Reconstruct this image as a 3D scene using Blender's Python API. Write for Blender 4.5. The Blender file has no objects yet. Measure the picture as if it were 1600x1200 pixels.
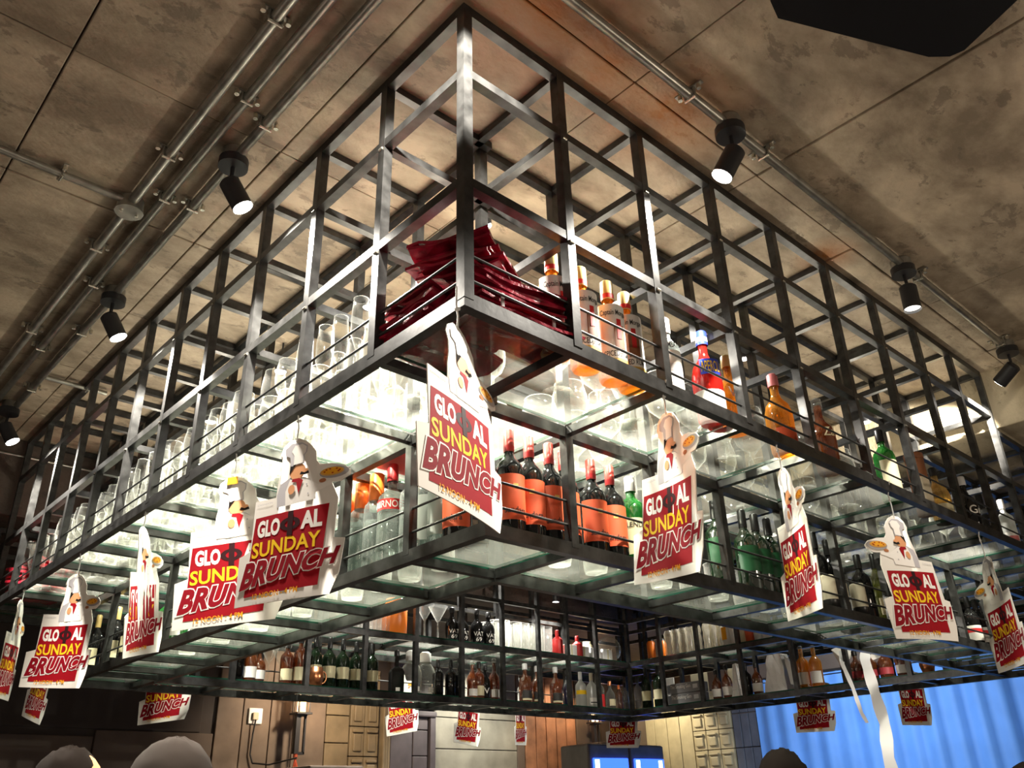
import bpy, bmesh, math, random
from mathutils import Vector, Matrix
random.seed(7)
S = 0.34            # one grid bay of the shelf in metres
HZ = 2.52           # height of the upper shelf above the floor in metres
CAM=dict(pos=(-2.7367,-3.3182,-2.7030),F=(0.610168, 0.654344, 0.446686),R=(0.740122, -0.671943, -0.026679),U=(-0.282691, -0.346881, 0.894293),f=1336.04)
XS=[0,.93,1.88,2.9,3.92,4.96,6.0,7.05,8.05,9.0,10.0,10.93,11.87,12.87,13.87]
YS=[0,.94,1.91,2.88,3.8,4.7,5.61,6.53,7.45,8.37,9.27,10.22,10.95]
POSTERS=[[1, -0.053, 0.007, -0.192, 0.359, -0.057, 0.283, 0.102], [2, 0.01, 1.931, -0.243, -1.13, 0.017, 0.282, 0.002], [3, 0.002, 2.899, -0.253, -0.772, 0.086, 0.01, 0.0], [4, 0.001, 4.781, -0.201, 0.891, 0.234, -0.367, 0.052], [5, 0.009, 6.606, -0.28, -1.092, -0.072, -0.638, -0.082], [6, 0.007, 8.685, -0.186, 1.088, 0.036, 0.204, 0.014], [7, 1.84, -0.005, -0.193, -1.945, -0.11, -0.413, 0.009], [8, 3.331, 0.005, -0.259, -2.305, -0.069, -0.189, -0.032], [9, 5.253, -0.007, -0.29, -0.296, 0.017, 0.494, 0.098], [10, 7.396, 0.0, -0.338, -2.398, 0.026, -0.366, -0.012], [11, 2.798, 10.951, -0.153, -0.871, 0.083, -0.001, -0.007], [12, 1.015, 10.951, -0.216, 0.973, -0.069, -0.0, 0.009], [13, 7.313, 10.951, -0.183, 0.109, 0.168, 0.002, 0.012], [14, 9.122, 10.951, -0.334, 0.201, -0.074, 0.003, 0.006], [15, 10.514, 10.951, -0.302, 0.518, 0.046, 0.001, -0.002], [16, 13.871, 10.975, -0.284, -0.597, -0.013, 0.001, 0.001], [17, 13.871, 6.021, -0.306, -0.699, 0.021, 0.002, 0.003], [18, 13.871, 3.997, -0.349, -0.265, 0.008, 0.003, 0.007]]
NEAR_RIGHT_UP=[
  (1.014, 0.25, 0, 'rum', 0.86, 'gold spiced rum bottle nearest the maroon stack, its white label facing the left post'),
  (1.315, 0.25, 0, 'rum', 0.86, 'gold spiced rum bottle just right of the second post on the upper shelf'),
  (1.613, 0.25, 0, 'rum', 0.86, 'gold spiced rum bottle with dark cap, third along from the maroon stack'),
  (1.813, 0.25, 0, 'rum', 0.84, 'gold spiced rum bottle with yellow cap, furthest of the four from the maroon stack'),
  (2.316, 0.25, 0, 'vodka_white', 0.8, 'clear vodka bottle with white label beside the bright red aperitif bottle'),
  (2.817, 0.25, 0, 'aperitif', 0.86, 'bright red aperitif bottle with blue and white cap on the upper shelf'),
  (3.15, 0.25, 0, 'whisky_script', 0.74, 'amber bottle with script lettering right behind the bright red aperitif bottle'),
  (3.902, 0.25, 0, 'cognac_pink', 0.8, 'amber brandy bottle with a pink cap on the upper shelf'),
  (4.676, 0.25, 0, 'decanter_clear', 0.78, 'clear necked decanter bottle half full of amber, right of the pink capped bottle'),
  (5.974, 0.25, 0, 'green_spirit', 0.8, 'green glass bottle with pale label standing alone on the upper shelf'),
  (6.759, 0.25, 0, 'tube', 0.72, 'brown cardboard bottle tube beside the pale gold bottle'),
  (7.217, 0.25, 0, 'gold_squat', 0.66, 'pale gold bottle with black cap and cream label on the upper shelf'),
  (8.043, 0.25, 0, 'black_gin', 0.74, 'black bottle with silver neck near the right end of the upper shelf'),
  (9.26, 0.25, 0, 'frosted', 0.7, 'frosted bottle with pink label at the right end of the upper shelf'),
]
NEAR_RIGHT_LOW=[
  (1.459, 1.24, -0.95, 'wine_orange', 0.86, 'red foiled wine bottle with orange sun label, first one right of the corner poster'),
  (1.673, 1.24, -0.95, 'wine_orange', 0.86, 'red foiled wine bottle with orange sun label, second one right of the corner poster'),
  (1.896, 1.24, -0.95, 'wine_orange', 0.86, 'red foiled wine bottle with orange sun label, third one right of the corner poster'),
  (2.062, 1.24, -0.95, 'wine_orange', 0.84, 'red foiled wine bottle with orange sun label, half hidden behind the second lower post'),
  (2.394, 1.24, -0.95, 'wine_orange', 0.84, 'red foiled wine bottle with orange sun label, just right of the second lower post'),
  (2.631, 1.24, -0.95, 'wine_orange', 0.84, 'red foiled wine bottle with orange sun label, beside the green whisky bottle'),
  (2.898, 1.24, -0.95, 'green_whisky', 0.8, 'green whisky bottle with cream label between the wine bottles and a hanging poster'),
  (3.179, 1.24, -0.95, 'amber_tall', 0.84, 'amber bottle mostly hidden behind the poster beside the green whisky'),
  (4.155, 1.24, -0.95, 'green_wine', 0.84, 'dark wine bottle with green label, left of the third lower post'),
  (4.625, 1.24, -0.95, 'green_wine', 0.84, 'dark wine bottle with green label, just right of the third lower post'),
  (4.849, 1.24, -0.95, 'green_wine', 0.84, 'dark wine bottle with green label, middle one between post and poster'),
  (5.081, 1.24, -0.95, 'green_wine', 0.84, 'dark wine bottle with green label, half covered by the edge of a poster'),
  (6.001, 1.24, -0.95, 'black_wine', 0.86, 'plain black wine bottle with green tip right of a narrow poster'),
  (6.276, 1.24, -0.95, 'black_wine', 0.82, 'plain black wine bottle touching the fourth lower post'),
  (6.953, 1.24, -0.95, 'black_wine', 0.76, 'dark round shouldered bottle just right of the fourth lower post'),
  (7.375, 1.24, -0.95, 'olive_wine', 0.84, 'olive yellow wine bottle beside the frontal poster'),
  (7.675, 1.24, -0.95, 'olive_wine', 0.8, 'olive wine bottle partly behind the frontal poster'),
  (9.406, 1.24, -0.95, 'black_wine', 0.7, 'dark bottle showing between the frontal poster and the post beside it'),
  (9.974, 1.24, -0.95, 'redwhite', 0.66, 'dark bottle with red and white label, first one right of the frontal poster post'),
  (10.245, 1.24, -0.95, 'redwhite', 0.66, 'dark bottle with red and white label, middle of the three at the right end'),
  (10.504, 1.24, -0.95, 'redwhite', 0.66, 'dark bottle with red and white label, beside the last poster'),
]
TINS=[
  (5.929, 1.13, -0.95, 'cream_tin', 0.34, 'cream tin with black base, left of the fourth lower post'),
  (6.17, 1.13, -0.95, 'cream_tin', 0.3, 'cream tin with black base, right against the fourth lower post'),
  (6.58, 1.13, -0.95, 'cream_tin', 0.34, 'cream tin with black base, in front of the olive bottles'),
]
NEAR_LEFT_LOW=[
  (1.24, 3.116, -0.95, 'vodka_orange', 0.8, 'clear vodka bottle with orange wrapped cap, furthest from the corner'),
  (1.24, 2.96, -0.95, 'vodka_orange', 0.86, 'clear vodka bottle with orange wrapped cap, second from the large front poster'),
  (1.24, 2.73, -0.95, 'vodka_orange', 0.88, 'clear vodka bottle with orange wrapped cap, tallest one left of the second post'),
  (1.24, 2.491, -0.95, 'vodka_red', 0.9, 'clear vodka bottle with dark red cap and red lettered band beside the post'),
  (1.24, 2.193, -0.95, 'vodka_orange', 0.84, 'clear vodka bottle with orange wrapped cap, just right of the post near the corner poster'),
  (1.24, 2.019, -0.95, 'vodka_grey', 0.8, 'greyish clear bottle between the corner post and corner poster'),
  (1.24, 1.818, -0.95, 'vodka_grey', 0.78, 'ribbed clear bottle partly behind the corner poster'),
  (1.24, 1.602, -0.95, 'wine_orange', 0.82, 'red foiled wine bottle with orange sun label, hidden behind the corner poster'),
  (1.24, 9.595, -0.95, 'dark_gold', 0.8, 'dark bottle with gold foil cap beside the second poster from the left'),
  (1.24, 8.834, -0.95, 'dark_gold', 0.78, 'dark bottle with pale gold cap between post and narrow poster'),
  (1.24, 8.271, -0.95, 'dark_gold', 0.72, 'dark bottle hidden behind the narrow left poster'),
  (1.24, 7.142, -0.95, 'clear_green', 0.66, 'greenish clear bottle right of the narrow left poster'),
  (1.24, 6.714, -0.95, 'clear_green', 0.62, 'greenish clear bottle behind the overlapped poster'),
]
FAR_LEFT_LOW=[
  (3.204, 9.22, -0.95, 'dark_plain', 0.7, 'dark brown bottle at the left end of the far lower shelf'),
  (3.401, 9.22, -0.95, 'brown_white', 0.62, 'brown bottle with large white label on the far lower shelf'),
  (3.54, 9.22, -0.95, 'brown_white', 0.5, 'small brown bottle with low white label beside the martini glasses'),
  (4.001, 9.22, -0.95, 'brown_cream', 0.66, 'dark bottle with cream label behind a martini glass'),
  (4.228, 9.22, -0.95, 'brown_cream', 0.78, 'tall brown bottle with cream label against a far post'),
  (4.494, 9.22, -0.95, 'green_cream', 0.78, 'dark green bottle with cream label, first right of the far post, copper mug before it'),
  (4.749, 9.22, -0.95, 'green_cream', 0.78, 'dark green bottle with cream label, second right of the far post'),
  (5.0, 9.22, -0.95, 'green_cream', 0.78, 'dark green bottle with cream label, third right of the far post'),
  (5.256, 9.22, -0.95, 'green_cream', 0.76, 'dark green bottle with cream label, fourth right of the far post'),
  (5.567, 9.22, -0.95, 'green_cream', 0.76, 'dark green bottle with cream label and white pourer, alone past the next post'),
  (6.069, 9.22, -0.95, 'black_square', 0.7, 'black square bottle with small white tags on the far lower shelf'),
  (6.957, 9.22, -0.95, 'dark_plain', 0.62, 'dark slim bottle right of the two glass jugs'),
  (7.244, 9.22, -0.95, 'dark_plain', 0.64, 'dark slim bottle, second right of the glass jugs'),
  (7.449, 9.22, -0.95, 'dark_plain', 0.6, 'dark slim bottle touching the far post by the brown cluster'),
  (7.747, 9.22, -0.95, 'brown_crystal', 0.66, 'brown faceted bottle with sparkling neck right of a far post'),
  (7.899, 9.22, -0.95, 'brown_cream', 0.66, 'brown bottle with tall cream label in the far cluster'),
  (8.053, 9.22, -0.95, 'dark_vat', 0.62, 'black bottle with white V mark in the far lower cluster'),
  (8.273, 9.22, -0.95, 'brown_crystal', 0.74, 'tall brown bottle with bright neck at the right of the far cluster'),
  (9.065, 9.22, -0.95, 'decanter_brown', 0.72, 'amber brown decanter with boxed label, leftmost of the three'),
  (9.385, 9.22, -0.95, 'decanter_brown', 0.7, 'amber brown decanter with boxed label, middle of the three'),
  (9.891, 9.22, -0.95, 'decanter_brown', 0.72, 'amber brown decanter with boxed label, right of the far post'),
  (10.218, 9.22, -0.95, 'blue_dark', 0.68, 'dark blue bottle left of the frosted pair'),
  (10.607, 9.22, -0.95, 'frost_yellow', 0.68, 'frosted bottle with yellow green liquid'),
  (10.929, 9.22, -0.95, 'frost_beige', 0.68, 'frosted beige bottle with small dark printed label'),
  (11.177, 9.22, -0.95, 'red_label', 0.62, 'bottle with red patterned label beside the frosted beige bottle'),
  (11.491, 9.22, -0.95, 'copper_glass', 0.56, 'clear squat bottle with copper top near the far corner'),
  (11.772, 9.22, -0.95, 'amber_slim', 0.5, 'slim dark amber bottle with orange top near the far corner'),
  (11.956, 9.22, -0.95, 'clear_small', 0.56, 'small clear bottle with dark cap beside the far corner post'),
]
FAR_LEFT_UP=[
  (7.267, 9.22, 0, 'vat', 0.62, 'black bottle with white V mark, leftmost of four on far upper shelf'),
  (7.509, 9.22, 0, 'vat', 0.6, 'black bottle with white V mark, behind the far post'),
  (7.864, 9.22, 0, 'vat', 0.66, 'black bottle with white V mark, third of four on far upper shelf'),
  (8.15, 9.22, 0, 'vat', 0.64, 'black bottle with white V mark, rightmost beside the bright tumblers'),
  (9.998, 9.22, 0, 'red_plain', 0.5, 'plain bright red bottle on the far upper shelf'),
  (10.58, 9.22, 0, 'red_plain', 0.44, 'dark red bottle behind the white boxes on the far upper shelf'),
]
FAR_RIGHT_LOW=[
  (12.12, 8.99, -0.95, 'clear_small', 0.66, 'silvery clear bottle just right of the far corner post'),
  (12.12, 8.757, -0.95, 'green_cream', 0.82, 'black wine bottle with cream label, left of the white panel'),
  (12.12, 8.433, -0.95, 'green_cream', 0.82, 'black wine bottle with cream label, right of the white panel'),
  (12.12, 6.995, -0.95, 'brown_white', 0.56, 'brown bottle with white label right of the stacked boxes'),
  (12.12, 6.749, -0.95, 'brown_white', 0.62, 'brown bottle with white label beside the paper cone'),
  (12.12, 6.307, -0.95, 'dark_plain', 0.6, 'dark red bottle between the paper cone and a far post'),
  (12.12, 6.077, -0.95, 'brown_white', 0.58, 'dark bottle with white label beside the white paper bag'),
  (12.12, 5.089, -0.95, 'orange_white', 0.74, 'orange brown bottle with white label, left of the pair by the bag'),
  (12.12, 4.839, -0.95, 'orange_white', 0.72, 'orange brown bottle with white label, right of the pair by the bag'),
  (12.12, 4.071, -0.95, 'red_band', 0.52, 'dark bottle with red band between the two white ribbons'),
  (12.12, 3.821, -0.95, 'red_band', 0.5, 'dark bottle with red band behind the wide white ribbon'),
  (12.12, 3.561, -0.95, 'red_band', 0.52, 'dark bottle with red band right of the wide white ribbon'),
  (12.12, 3.284, -0.95, 'brown_white', 0.52, 'bottle with white label right of the red banded bottles'),
]
MARTINI_LOW=[(3.749, 9.15, -0.714), (3.933, 9.15, -0.72)]
MARTINI_UP=[(6.242, 9.15, 0.164), (6.717, 9.15, 0.181), (7.02, 9.15, 0.189)]
JUGS=[(6.398, 9.25, -0.696), (6.7, 9.25, -0.698)]
MUG=[(4.524, 9.12, -0.776)]
FARTUMB=[(5.689, 9.25, 0.283), (5.797, 9.25, 0.241), (8.419, 9.25, 0.347), (8.514, 9.25, 0.237), (8.833, 9.25, 0.317), (9.038, 9.25, 0.337), (9.244, 9.25, 0.333), (9.454, 9.25, 0.329), (9.667, 9.25, 0.324)]
ORANGEJAR=[(6.011, 9.25, 0.265)]
WBOX=[(10.658, 9.2, 0.156), (10.99, 9.2, 0.185), (11.486, 9.2, 0.175), (11.855, 9.2, 0.18)]
GLOBE=[(12.66, 9.35, 0.433)]
ORJ=[(12.1, 8.51, 0.24), (12.1, 8.29, 0.21)]
PLJAR=[(12.1, 8.026, 0.277), (12.1, 7.842, 0.276), (12.1, 7.661, 0.276), (12.1, 7.482, 0.276), (12.1, 7.306, 0.275), (12.1, 7.051, 0.288), (12.1, 6.88, 0.288), (12.1, 6.712, 0.287)]
WHITECUPS=[(12.1, 6.597, 0.246), (12.1, 6.422, 0.219), (12.1, 6.245, 0.217), (12.1, 6.077, 0.18), (12.1, 5.885, 0.211), (12.1, 5.698, 0.23)]
CREAMCUP=[(11.176, 9.5, 0.426)]
GUNBOX=[(12.1, 8.11, -0.574), (12.1, 7.301, -0.613), (12.1, 7.707, -0.593), (12.1, 7.68, -0.412)]
CONE=[(12.1, 6.491, -0.701)]
BAG=[(12.15, 5.695, -0.626), (12.15, 5.393, -0.661)]
COPPER=[(12.1, 2.838, -0.862)]
RIB=[(11.8, 3.68, -0.741), (11.8, 3.637, -1.29), (11.8, 3.64, -1.778), (11.8, 3.665, -2.25), (11.8, 4.117, -0.624), (11.8, 4.023, -0.999), (11.8, 3.977, -1.408), (11.8, 3.899, -1.564)]
SOFL=[(-0.345, 10.35, 2.216), (1.11, 10.35, 2.255)]
FARSPOT=[(13.626, 13.987, 2.2)]
SPK=[(1.18, -1.738, 1.9), (1.321, -1.697, 1.9), (2.424, -2.209, 1.9), (2.471, -2.309, 1.9), (2.164, -2.593, 1.9)]
REDTRAY=[(0.813, 2.364, 0.0), (1.093, 2.419, 0.0), (0.973, 1.974, 0.0), (0.563, 1.736, 0.0)]
BW=[(1.803, 16.0, -1.07), (3.472, 16.0, -1.18), (3.546, 16.0, -1.047), (5.964, 16.0, -0.969), (6.039, 16.0, 0.146), (6.282, 16.0, -1.696), (7.762, 16.0, 0.077), (7.856, 16.0, -0.866), (6.901, 16.0, -0.559), (7.147, 16.0, -1.32), (8.366, 16.0, -1.296), (8.787, 16.0, 0.336), (10.25, 16.0, 0.438), (10.462, 16.0, 0.139), (11.857, 16.0, 0.223), (12.043, 16.0, -1.651), (14.901, 16.0, 0.056), (16.137, 16.0, 0.12), (17.711, 16.0, 0.2), (17.922, 16.0, -0.309), (16.64, 16.0, -1.132), (18.514, 16.0, -1.023), (20.687, 16.0, -1.014)]
RW=[(20.8, 15.992, -0.627), (20.8, 14.898, -0.326), (20.8, 14.17, -0.197), (20.8, 13.636, -0.243), (20.8, 12.565, -0.336), (20.8, 11.947, -0.918), (20.8, 11.563, -0.246), (20.8, 4.279, -0.191), (20.8, 4.813, -2.123)]

sc = bpy.context.scene
def W(x, y, z): return Vector((x*S, y*S, z*S + HZ))
# ---------------------------------------------------------------- camera
cd = bpy.data.cameras.new('camera'); cam = bpy.data.objects.new('camera', cd); sc.collection.objects.link(cam)
cd.sensor_width = 36; cd.lens = CAM['f']/1600*36; cd.clip_start = .02; cd.clip_end = 60
Rv, Uv, Fv = Vector(CAM['R']), Vector(CAM['U']), Vector(CAM['F'])
cam.matrix_world = Matrix(((Rv.x, Uv.x, -Fv.x, 0), (Rv.y, Uv.y, -Fv.y, 0), (Rv.z, Uv.z, -Fv.z, 0), (0, 0, 0, 1)))
cam.location = W(*CAM['pos'])
sc.camera = cam
# ---------------------------------------------------------------- world, exposure
wd = bpy.data.worlds.new('room_light'); sc.world = wd; wd.use_nodes = True
wd.node_tree.nodes['Background'].inputs[0].default_value = (1.0, .80, .62, 1)
wd.node_tree.nodes['Background'].inputs[1].default_value = .10
sc.view_settings.view_transform = 'Standard'; sc.view_settings.look = 'None'
sc.view_settings.exposure = 0.15; sc.view_settings.gamma = 1.0; sc.view_settings.use_curve_mapping = False
sc.cycles.transparent_max_bounces = 48; sc.cycles.max_bounces = 6; sc.cycles.diffuse_bounces = 3
sc.cycles.glossy_bounces = 3; sc.cycles.sample_clamp_indirect = 4.0; sc.cycles.sample_clamp_direct = 0
sc.cycles.caustics_reflective = False; sc.cycles.caustics_refractive = False
def spot(name, loc, target, energy, angle, color=(1, .93, .82), radius=.02, blend=.4):
    l = bpy.data.lights.new(name, 'SPOT'); l.energy = energy; l.spot_size = math.radians(angle); l.spot_blend = blend
    l.color = color; l.shadow_soft_size = radius
    o = bpy.data.objects.new(name, l); sc.collection.objects.link(o); o.location = W(*loc)
    o.rotation_euler = (W(*target) - W(*loc)).to_track_quat('-Z', 'Y').to_euler(); return o
def lamp(name, loc, energy, color=(1, .85, .68), radius=.15):
    l = bpy.data.lights.new(name, 'POINT'); l.energy = energy; l.color = color; l.shadow_soft_size = radius
    o = bpy.data.objects.new(name, l); sc.collection.objects.link(o); o.location = W(*loc); return o
#@@LIGHTS
# added fill points for ceiling and posters, behind and beside the camera
lamp('room_fill', (-3.5, -6.5, -1.2), 40, (1, .84, .68), .2)
lamp('room_fill', (6.0, -5.5, -1.4), 34, (1, .84, .66), .2)
lamp('room_fill', (-6.0, 3.5, -1.6), 9, (1, .80, .66), .2)
lamp('low_fill', (6.5, 5.5, -4.6), 5, (1, .86, .70), .15)  # added low fill light inside the bar
# track heads: (x, y of the ceiling plate, aim point)
TRACK = [((-.56, 2.44), (.30, 2.1, .6), 260, 100), ((-.55, 5.28), (.30, 5.0, .6), 240, 100), ((-.60, 9.0), (.25, 8.6, .7), 190, 100),
         ((2.39, -.59), (1.9, .2, .6), 190, 88), ((5.58, -.57), (5.55, -.5, 0), 60, 70), ((8.40, -.59), (8.9, 1.3, 1.1), 230, 90)]
DOWN = [((1.42, 3.3, 2.24), 260), ((1.42, 5.2, 2.24), 250), ((1.42, 7.1, 2.24), 230), ((1.42, 1.45, 2.24), 230), ((3.4, 1.42, 2.24), 85),  # added downlights, none visible, to make glasses and panes glow
        ((5.5, 1.42, 2.24), 50), ((8.5, 1.42, 2.24), 32), ((4.4, 9.6, 2.24), 90), ((7.8, 9.6, 2.24), 240), ((10.4, 9.6, 1.42), 70),
        ((12.4, 7.4, 1.42), 26), ((12.4, 4.0, 1.42), 16)]
for (x, y), tgt, e, ang in TRACK:
    d = (Vector(tgt) - Vector((x, y, 2.17))).normalized()
    spot('track_spot_light', Vector((x, y, 2.11)) + d*.29, tgt, e, ang)
for p, e in DOWN: spot('shelf_fill_light', (p[0], p[1], p[2]-.12), (p[0], p[1], 0), e, 118, (1, .96, .88), .03, .5)
spot('curtain_wash', (16.2, 7.6, -.2), (20.8, 7.8, -1.6), 110, 120, (.75, .85, 1), .1)  # added washes without fittings, brightening curtain and back walls
spot('plank_wash', (19.3, 14.6, .6), (20.8, 14.9, -1), 34, 110, (1, .88, .65), .05)
spot('wood_wash', (16.6, 14.6, .6), (16.6, 16, -1.2), 22, 110, (1, .75, .5), .05)
spot('wall_wash', (12.9, 14.3, .6), (13.0, 16, -1.5), 60, 110, (1, .93, .8), .05)
spot('wall_wash', (8.3, 13.6, .3), (8.6, 16, -1.3), 55, 120, (1, .80, .58), .05)
spot('track_spot_light', (-.56, -.78, 2.1), (.0, .05, 1.75), 260, 50)
# added light bars on the inner rail, standing in for shelf glow on the ceiling
FILL_BARS = [((1.02, 1.2), (1.02, 8.9), 17), ((1.2, 1.02), (8.8, 1.02), 12)]
for (x0, y0), (x1, y1), e in FILL_BARS:
    l = bpy.data.lights.new('fill_bar_light', 'AREA'); l.shape = 'RECTANGLE'; l.energy = e; l.color = (1, .90, .72); l.size = (abs(x1-x0) or .08)*S; l.size_y = (abs(y1-y0) or .08)*S
    l.size = max(.02, l.size); o = bpy.data.objects.new('fill_bar_light', l); sc.collection.objects.link(o); o.location = W((x0+x1)/2, (y0+y1)/2, .965); o.rotation_euler = (math.pi, 0, 0)
#@@ENDLIGHTS
# ---------------------------------------------------------------- materials
M = {}
def nodes(name):
    m = bpy.data.materials.new(name); m.use_nodes = True; nt = m.node_tree; M[name] = m
    return m, nt, nt.nodes.get('Principled BSDF'), nt.nodes.get('Material Output')
def mat(name, col, rough=.5, metal=0., noise=0., nscale=12., emit=None, estr=1., spec=.5, bump=0.):
    m, nt, b, out = nodes(name)
    b.inputs['Base Color'].default_value = (*col, 1); b.inputs['Roughness'].default_value = rough
    b.inputs['Metallic'].default_value = metal; b.inputs['Specular IOR Level'].default_value = spec
    if emit: b.inputs['Emission Color'].default_value = (*emit, 1); b.inputs['Emission Strength'].default_value = estr
    if noise or bump:
        tc = nt.nodes.new('ShaderNodeTexCoord'); n = nt.nodes.new('ShaderNodeTexNoise'); n.inputs['Scale'].default_value = nscale
        n.inputs['Detail'].default_value = 5; nt.links.new(tc.outputs['Object'], n.inputs['Vector'])
        if noise:
            r = nt.nodes.new('ShaderNodeMapRange'); r.inputs['From Min'].default_value = .3; r.inputs['From Max'].default_value = .7
            r.inputs['To Min'].default_value = 1-noise; r.inputs['To Max'].default_value = 1+noise
            mx = nt.nodes.new('ShaderNodeMix'); mx.data_type = 'RGBA'; mx.blend_type = 'MULTIPLY'; mx.inputs[0].default_value = 1
            mx.inputs[6].default_value = (*col, 1); nt.links.new(n.outputs['Fac'], r.inputs['Value']); nt.links.new(r.outputs[0], mx.inputs[7])
            nt.links.new(mx.outputs[2], b.inputs['Base Color'])
        if bump:
            bp = nt.nodes.new('ShaderNodeBump'); bp.inputs['Strength'].default_value = bump; bp.inputs['Distance'].default_value = .01
            nt.links.new(n.outputs['Fac'], bp.inputs['Height']); nt.links.new(bp.outputs[0], b.inputs['Normal'])
    return m
def glassy(name, tint, body, base=.08, edge=.6, bodymix=.5, rough=.05, trans=True, power=1.):
    """thin glass: mostly see-through, brighter and denser towards the rim"""
    m, nt, b, out = nodes(name); nt.nodes.remove(b)
    tr = nt.nodes.new('ShaderNodeBsdfTransparent'); tr.inputs[0].default_value = (*tint, 1)
    gl = nt.nodes.new('ShaderNodeBsdfGlossy'); gl.inputs['Roughness'].default_value = rough; gl.inputs[0].default_value = (1, 1, 1, 1)
    df = nt.nodes.new('ShaderNodeBsdfDiffuse'); df.inputs[0].default_value = (*body, 1)
    tl = nt.nodes.new('ShaderNodeBsdfTranslucent'); tl.inputs[0].default_value = (*body, 1)
    dm = nt.nodes.new('ShaderNodeMixShader'); dm.inputs[0].default_value = .5 if trans else 0
    nt.links.new(df.outputs[0], dm.inputs[1]); nt.links.new(tl.outputs[0], dm.inputs[2])
    sm = nt.nodes.new('ShaderNodeMixShader'); sm.inputs[0].default_value = bodymix
    nt.links.new(gl.outputs[0], sm.inputs[1]); nt.links.new(dm.outputs[0], sm.inputs[2])
    lw = nt.nodes.new('ShaderNodeLayerWeight'); lw.inputs[0].default_value = .35
    mr = nt.nodes.new('ShaderNodeMapRange'); mr.inputs['To Min'].default_value = base; mr.inputs['To Max'].default_value = edge
    pw = nt.nodes.new('ShaderNodeMath'); pw.operation = 'POWER'; pw.inputs[1].default_value = power
    nt.links.new(lw.outputs['Facing'], pw.inputs[0]); nt.links.new(pw.outputs[0], mr.inputs['Value'])
    fm = nt.nodes.new('ShaderNodeMixShader'); nt.links.new(mr.outputs[0], fm.inputs[0])
    nt.links.new(tr.outputs[0], fm.inputs[1]); nt.links.new(sm.outputs[0], fm.inputs[2]); nt.links.new(fm.outputs[0], out.inputs[0])
    return m
def concrete(name, c0, c1, dark, rust=()):
    m, nt, b, out = nodes(name); L = nt.links.new
    geo = nt.nodes.new('ShaderNodeNewGeometry')
    mp = nt.nodes.new('ShaderNodeMapping'); mp.inputs['Scale'].default_value = (1.0, 1.6, 1.0); mp.inputs['Rotation'].default_value = (0, 0, .5)
    L(geo.outputs['Position'], mp.inputs['Vector'])
    n1 = nt.nodes.new('ShaderNodeTexNoise'); n1.inputs['Scale'].default_value = 3.2; n1.inputs['Detail'].default_value = 8; n1.inputs['Roughness'].default_value = .62; n1.inputs['Distortion'].default_value = .15
    n2 = nt.nodes.new('ShaderNodeTexNoise'); n2.inputs['Scale'].default_value = 7; n2.inputs['Detail'].default_value = 7; n2.inputs['Distortion'].default_value = .25; n2.inputs['Roughness'].default_value = .7
    n3 = nt.nodes.new('ShaderNodeTexNoise'); n3.inputs['Scale'].default_value = 60; n3.inputs['Detail'].default_value = 3
    for n in (n1, n2, n3): L(mp.outputs[0], n.inputs['Vector'])
    cr = nt.nodes.new('ShaderNodeValToRGB'); e = cr.color_ramp.elements; e[0].position = .38; e[0].color = (*c0, 1); e[1].position = .62; e[1].color = (*c1, 1)
    L(n1.outputs['Fac'], cr.inputs[0])
    dr = nt.nodes.new('ShaderNodeMapRange'); dr.inputs['From Min'].default_value = .57; dr.inputs['From Max'].default_value = .61; dr.inputs['To Max'].default_value = .55
    L(n2.outputs['Fac'], dr.inputs['Value'])
    mx = nt.nodes.new('ShaderNodeMix'); mx.data_type = 'RGBA'; mx.inputs[7].default_value = (*dark, 1)
    L(dr.outputs[0], mx.inputs[0]); L(cr.outputs[0], mx.inputs[6]); last = mx.outputs[2]
    for (x, y, z, r) in rust:
        vs = nt.nodes.new('ShaderNodeVectorMath'); vs.operation = 'DISTANCE'; vs.inputs[1].default_value = W(x, y, z)
        L(geo.outputs['Position'], vs.inputs[0])
        rr = nt.nodes.new('ShaderNodeMapRange'); rr.inputs['From Min'].default_value = 0; rr.inputs['From Max'].default_value = r*S; rr.inputs['To Min'].default_value = 1.5; rr.inputs['To Max'].default_value = 0
        L(vs.outputs['Value'], rr.inputs['Value'])
        mu = nt.nodes.new('ShaderNodeMath'); mu.operation = 'MULTIPLY'; L(rr.outputs[0], mu.inputs[0]); L(n2.outputs['Fac'], mu.inputs[1])
        m2 = nt.nodes.new('ShaderNodeMix'); m2.data_type = 'RGBA'; m2.inputs[7].default_value = (.34, .11, .012, 1)
        L(mu.outputs[0], m2.inputs[0]); L(last, m2.inputs[6]); last = m2.outputs[2]
    L(last, b.inputs['Base Color']); b.inputs['Roughness'].default_value = .62
    bp = nt.nodes.new('ShaderNodeBump'); bp.inputs['Strength'].default_value = .35; bp.inputs['Distance'].default_value = .008
    ad = nt.nodes.new('ShaderNodeMath'); ad.operation = 'ADD'; L(n1.outputs['Fac'], ad.inputs[0]); L(n3.outputs['Fac'], ad.inputs[1])
    L(ad.outputs[0], bp.inputs['Height']); L(bp.outputs[0], b.inputs['Normal'])
    return m
concrete('concrete', (.20, .155, .105), (.46, .375, .27), (.11, .085, .06), [(.45, -.35, 2.47, .9), (.15, -.6, 2.47, .5), (1.15, -.25, 2.47, .55), (2.0, -.28, 2.47, .75), (4.9, -.1, 2.47, .4)])
concrete('beam_concrete', (.30, .24, .15), (.50, .42, .28), (.18, .14, .09))
concrete('soffit_brown', (.05, .034, .026), (.085, .06, .045), (.03, .02, .017))
mat('steel', (.036, .036, .035), .32, .45, noise=.6, nscale=26, bump=.06)
mat('rod_steel', (.05, .05, .05), .4, .5)
mat('galvanised', (.34, .33, .29), .33, .75, noise=.3, nscale=20)
mat('black_metal', (.016, .016, .018), .45)
mat('black_gloss', (.008, .008, .009), .15)
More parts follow.
